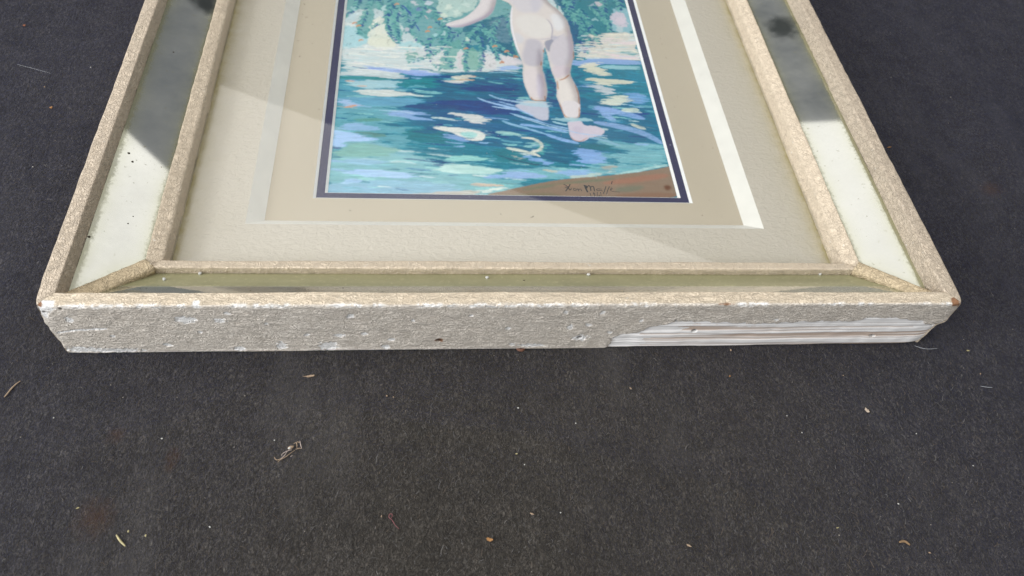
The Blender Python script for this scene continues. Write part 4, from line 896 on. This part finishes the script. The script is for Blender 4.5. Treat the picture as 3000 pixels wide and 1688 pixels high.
# ------------------------------------------------------------------ bits of lint and litter
white = simple('white crumb', (.50, .50, .48), .8, .1); tanm = simple('tan flake', (.30, .22, .15), .8, .25, 900); orange = simple('orange flake', (.30, .15, .05), .7, .25, 900)
straw = simple('pale straw', (.42, .37, .20), .7, .2, 900); rust = simple('rusty iron', (.14, .060, .035), .75, .45, 1200, .0002); hair = simple('white hair', (.40, .42, .46), .5, .1); pink = simple('pink thread', (.28, .10, .11), .8, .2); brown = simple('brown husk', (.22, .14, .075), .8, .3, 900); greyf = simple('grey papery husk', (.36, .30, .27), .8, .2, 900)
def fh(p): return float(felt_height(p[0], p[1]))
def gp(u, v, dz=.0006):
    p = hit(u, v, 2, 0)[0]; return (p[0], p[1], fh(p) + dz)
def tube(name, pts, r, mat, label=None, cat=None, group=None, parent=None, dz=.0006, flat=False, taper=True):
    q = np.array([gp(u, v, dz) for u, v in pts]) if not flat else np.array(pts, float)
    for _ in range(2): q = np.concatenate([q[:1], np.stack([.75 * q[:-1] + .25 * q[1:], .25 * q[:-1] + .75 * q[1:]], 1).reshape(-1, 3), q[-1:]])
    v = []; f = []; n = len(q); m_ = 6
    tg = np.gradient(q, axis=0)
    for i in range(n):
        t_ = Vector(tg[i]).normalized(); s_ = t_.cross(Vector((0, 0, 1))).normalized(); u_ = s_.cross(t_)
        rr = r * (1 - .6 * abs(2 * i / (n - 1) - 1) ** 2) if taper else r
        for k in range(m_): a = 2 * math.pi * k / m_; v.append(Vector(q[i]) + s_ * math.cos(a) * rr + u_ * math.sin(a) * rr)
    for i in range(n - 1):
        for k in range(m_): f.append((i * m_ + k, i * m_ + (k + 1) % m_, (i + 1) * m_ + (k + 1) % m_, (i + 1) * m_ + k))
    f += [tuple(range(m_))[::-1], tuple(range((n - 1) * m_, n * m_))]
    o = link(name, mesh(name, v, f, True), mat, parent)
    if label: tag(o, label, cat, group)
    return o
def flake(name, u, v, lx, ly, mat, label, cat, rot=0.0, group=None, curl=.3, seed=1, dz=.0009):
    """thin torn flake with an uneven outline and some thickness"""
    p = gp(u, v, dz); n = 14; r = random.Random(seed); vt = []
    ring = []
    for k in range(n):
        a = 2 * math.pi * k / n; q = r.uniform(.62, 1.12); ring.append((math.cos(a) * lx * .66 * q, math.sin(a) * ly * .66 * q))
    z = lambda x, y: curl * (x * x / max(lx, 1e-6) + r.uniform(-.2, .2) * ly)
    top = [(x, y, z(x, y) + .0002) for x, y in ring] + [(x * .5, y * .5, z(x * .5, y * .5) + .0003) for x, y in ring] + [(0, 0, .0003)]
    bot = [(x * .97, y * .97, zz - .0005) for x, y, zz in top[:n]]
    vt = top + bot; B = 2 * n + 1; f = []
    for k in range(n):
        j = (k + 1) % n; f += [(k, j, n + j, n + k), (n + k, n + j, 2 * n), (B + j, B + k, k, j)[::-1]]
    f.append(tuple(B + k for k in range(n))[::-1])
    c, s_ = math.cos(rot), math.sin(rot)
    vt = [(p[0] + x * c - y * s_, p[1] + x * s_ + y * c, max(p[2] + zz, fh((p[0], p[1])) + .0001)) for x, y, zz in vt]
    me = mesh(name, vt, f); bm = bmesh.new(); bm.from_mesh(me); bmesh.ops.recalc_face_normals(bm, faces=bm.faces); bm.to_mesh(me); bm.free()
    return tag(link(name, me, mat), label, cat, group)

# rusty tack head half under the frame
tk = bpy.data.objects.new('rusty_tack', None); COL.objects.link(tk); tk.location = (0, 0, 0)
tag(tk, 'rusty round tack head peeping out from under the front rail', 'tack')
p = gp(1525, 1021, 0); bm = bmesh.new(); bmesh.ops.create_uvsphere(bm, u_segments=20, v_segments=10, radius=1)
for v in bm.verts: v.co = Vector((v.co.x * .0029 * (1 + .08 * noise.noise(v.co * 3)), v.co.y * .0029, max(v.co.z, -.2) * .0011)) + Vector((p[0], p[1] + .0003, .0006))
me = bpy.data.meshes.new('tack_head'); bm.to_mesh(me); bm.free(); me.polygons.foreach_set('use_smooth', [True] * len(me.polygons)); link('tack_head', me, rust, tk)
blob('tack_dimple', (p[0] - .0002, p[1] - .0006, .00155), .0011, .0008, .0003, simple('dark rust', (.05, .025, .018), .8, .3), tk, seed=3)

# dried wisp of roots with a papery husk
ws = bpy.data.objects.new('dried_plant_wisp', None); COL.objects.link(ws); tag(ws, 'dried wisp of root fibres with a pale papery husk on the felt', 'plant debris')
zz_ = lambda lst: [(780 + .0828 * a, 1280 + .0828 * b) for a, b in lst]
for k, pts in enumerate([[(450, 1020), (560, 920), (700, 860), (860, 740), (1070, 590)], [(540, 920), (620, 850), (700, 780), (790, 640)], [(330, 830), (380, 930), (470, 940), (560, 900)], [(600, 800), (600, 730), (720, 660), (830, 610), (960, 580)], [(1130, 520), (1130, 400), (1110, 310), (1010, 380)], [(1230, 260), (1250, 360), (1270, 450), (1300, 550)], [(1080, 570), (1200, 530), (1290, 540)], [(900, 830), (980, 780)], [(1140, 300), (1230, 330)]]):
    tube('root_fibre', zz_(pts), .00022, greyf if k % 2 else tanm, parent=ws, dz=.0012)
p = gp(*zz_([(920, 510)])[0], .0016); blob('papery_husk', p, .0017, .0009, .0006, tanm, ws, .4, 5); p = gp(*zz_([(880, 550)])[0], .0021); blob('papery_husk', p, .0008, .0005, .0004, white, ws, .5, 8)

flake('bark_flake', 908, 1106, .0052, .0010, tanm, 'long thin tan flake on the felt near the front rail', 'debris', .12, seed=3)
tube('grass_straw', [(342, 1568), (352, 1585), (368, 1601)], .0005, straw, 'pale yellow straw lying on the felt', 'straw')
flake('orange_flake', 1433, 1585, .0026, .0015, orange, 'ragged orange brown flake on the felt', 'debris', -.3, seed=6)
tube('pink_thread', [(1170, 1558), (1157, 1546), (1150, 1532), (1139, 1525), (1142, 1515), (1150, 1515), (1150, 1522), (1146, 1528)], .00014, pink, 'short curly pink thread on the felt', 'thread')
tube('white_hair', [(55, 198), (100, 210), (156, 226)], .00008, hair, 'straight white hair on the felt left of the frame', 'hair')
tube('white_hair', [(2678, 1014), (2700, 1021), (2722, 1023), (2748, 1019)], .00016, hair, 'curved white hair beside the bare wood end of the front rail', 'hair')
tube('white_hair', [(2880, 1125), (2898, 1128), (2916, 1129)], .00016, hair, 'very short white hair on the felt past the bare wood corner', 'hair')
tube('dry_stem', [(14, 1166), (22, 1158), (40, 1135), (62, 1118)], .00042, tanm, 'dry brown stem scrap on the felt by the left corner of the frame', 'debris')
flake('pale_chip', 2540, 1203, .0028, .0016, simple('pale wood chip', (.42, .34, .27), .8, .2, 900), 'pale tan wood chip with a hair beside it', 'debris', -.9, seed=9)
tube('curled_husk', [(2640, 1586), (2650, 1582), (2660, 1584), (2672, 1594)], .00075, brown, 'curled brown husk lying on the felt', 'debris')
flake('orange_crumb', 2610, 424, .0034, .0007, orange, 'thin orange leaf scrap touching the side rail', 'debris', .2, seed=13)
flake('orange_crumb', 155, 325, .0016, .0013, orange, 'small bright orange crumb on the felt left of the frame', 'debris', .4, seed=14)
flake('red_crumb', 75, 82, .0014, .0016, simple('red brown crumb', (.24, .09, .05), .8), 'small red brown crumb on the felt left of the frame', 'debris', .1, seed=15)
lab = 'tiny tan scrap of litter lying loose on the felt'
for k, (u, v, lx, ly, r_, mt) in enumerate([(1556, 1512, .0016, .0006, -.4, tanm), (2456, 1545, .0013, .0004, .1, straw), (2020, 1596, .0020, .0008, -.5, tanm), (2730, 1616, .0010, .0006, -.6, tanm), (1845, 1143, .0012, .0006, -.9, tanm), (2137, 1104, .0009, .0006, 0, orange), (2140, 1027, .0006, .0011, 0, tanm),
                                             (2845, 1019, .0014, .0006, -.3, straw), (2881, 1088, .0010, .0007, .8, tanm), (428, 1571, .0006, .0011, 0, straw), (378, 1558, .0006, .0009, 0, straw), (232, 1492, .0014, .0005, .4, straw), (1511, 1340, .0012, .0004, .1, straw), (1119, 1522, .0004, .0010, -.3, tanm), (2471, 1100, .0005, .0005, 0, tanm), (1134, 1169, .0007, .0006, 0, tanm), (1153, 1173, .0006, .0005, 0, tanm), (136, 265, .0008, .0006, 0, tanm)]):
    flake('litter_scrap', u, v, lx, ly, mt, {tanm: 'tiny tan scrap of litter lying loose on the felt', straw: 'tiny pale yellow straw chip lying loose on the felt', orange: 'tiny orange crumb on the felt under the bare wood stretch of the rail'}[mt], 'debris', r_, 'tiny scraps scattered on the felt', .2, 20 + k, .0007)
lab = 'tiny white crumb lying on the felt'
for k, (u, v) in enumerate([(478, 1290), (2306, 1218), (2350, 1267), (1516, 1205), (1684, 1248), (1640, 1508), (2637, 1473), (2855, 1362), (2688, 1268), (617, 1547), (1534, 1371), (104, 502), (270, 207), (807, 1298), (160, 1227)]):
    p = gp(u, v, .0005); tag(blob('white_crumb', p, .00035 + .0002 * (k % 3 == 0), .00035, .0003, white, None, k, k), lab, 'crumb', 'white crumbs on the felt')
for k, (u, v) in enumerate([(1427, 815), (587, 803), (482, 820), (1724, 806), (2402, 804)]):
    p = on_mirror(u, v, 'front'); tag(blob('plaster_crumb', (p[0], p[1], p[2] + .0006), .0011, .0009, .0008, white, None, k, k + 40), 'small white crumb resting on the mirror strip behind the front rail', 'crumb', 'white crumbs on the front mirror strip')

# countless specks of dust in the nap
n = 900; px = rng.uniform(-.45, .6, n); py = rng.uniform(-.16, .42, n); keep = ~((np.abs(px) < .252) & (py > -.002)); px = px[keep]; py = py[keep]
vs = []; fs = []
for x, y in zip(px, py):
    r = abs(random.gauss(0, .00014)) + .00008; z = float(felt_height(x, y)) + .0007; b0 = len(vs); a = random.uniform(0, 6)
    for k in range(3): vs.append((x + math.cos(a + 2.09 * k) * r, y + math.sin(a + 2.09 * k) * r, z))
    vs.append((x, y, z + r)); fs += [(b0, b0 + 1, b0 + 3), (b0 + 1, b0 + 2, b0 + 3), (b0 + 2, b0, b0 + 3), (b0 + 2, b0 + 1, b0)]
tag(link('dust_specks', mesh('dust_specks', vs, fs), simple('dust', (.42, .38, .33), .9, .5, 40), felt), kind='stuff')
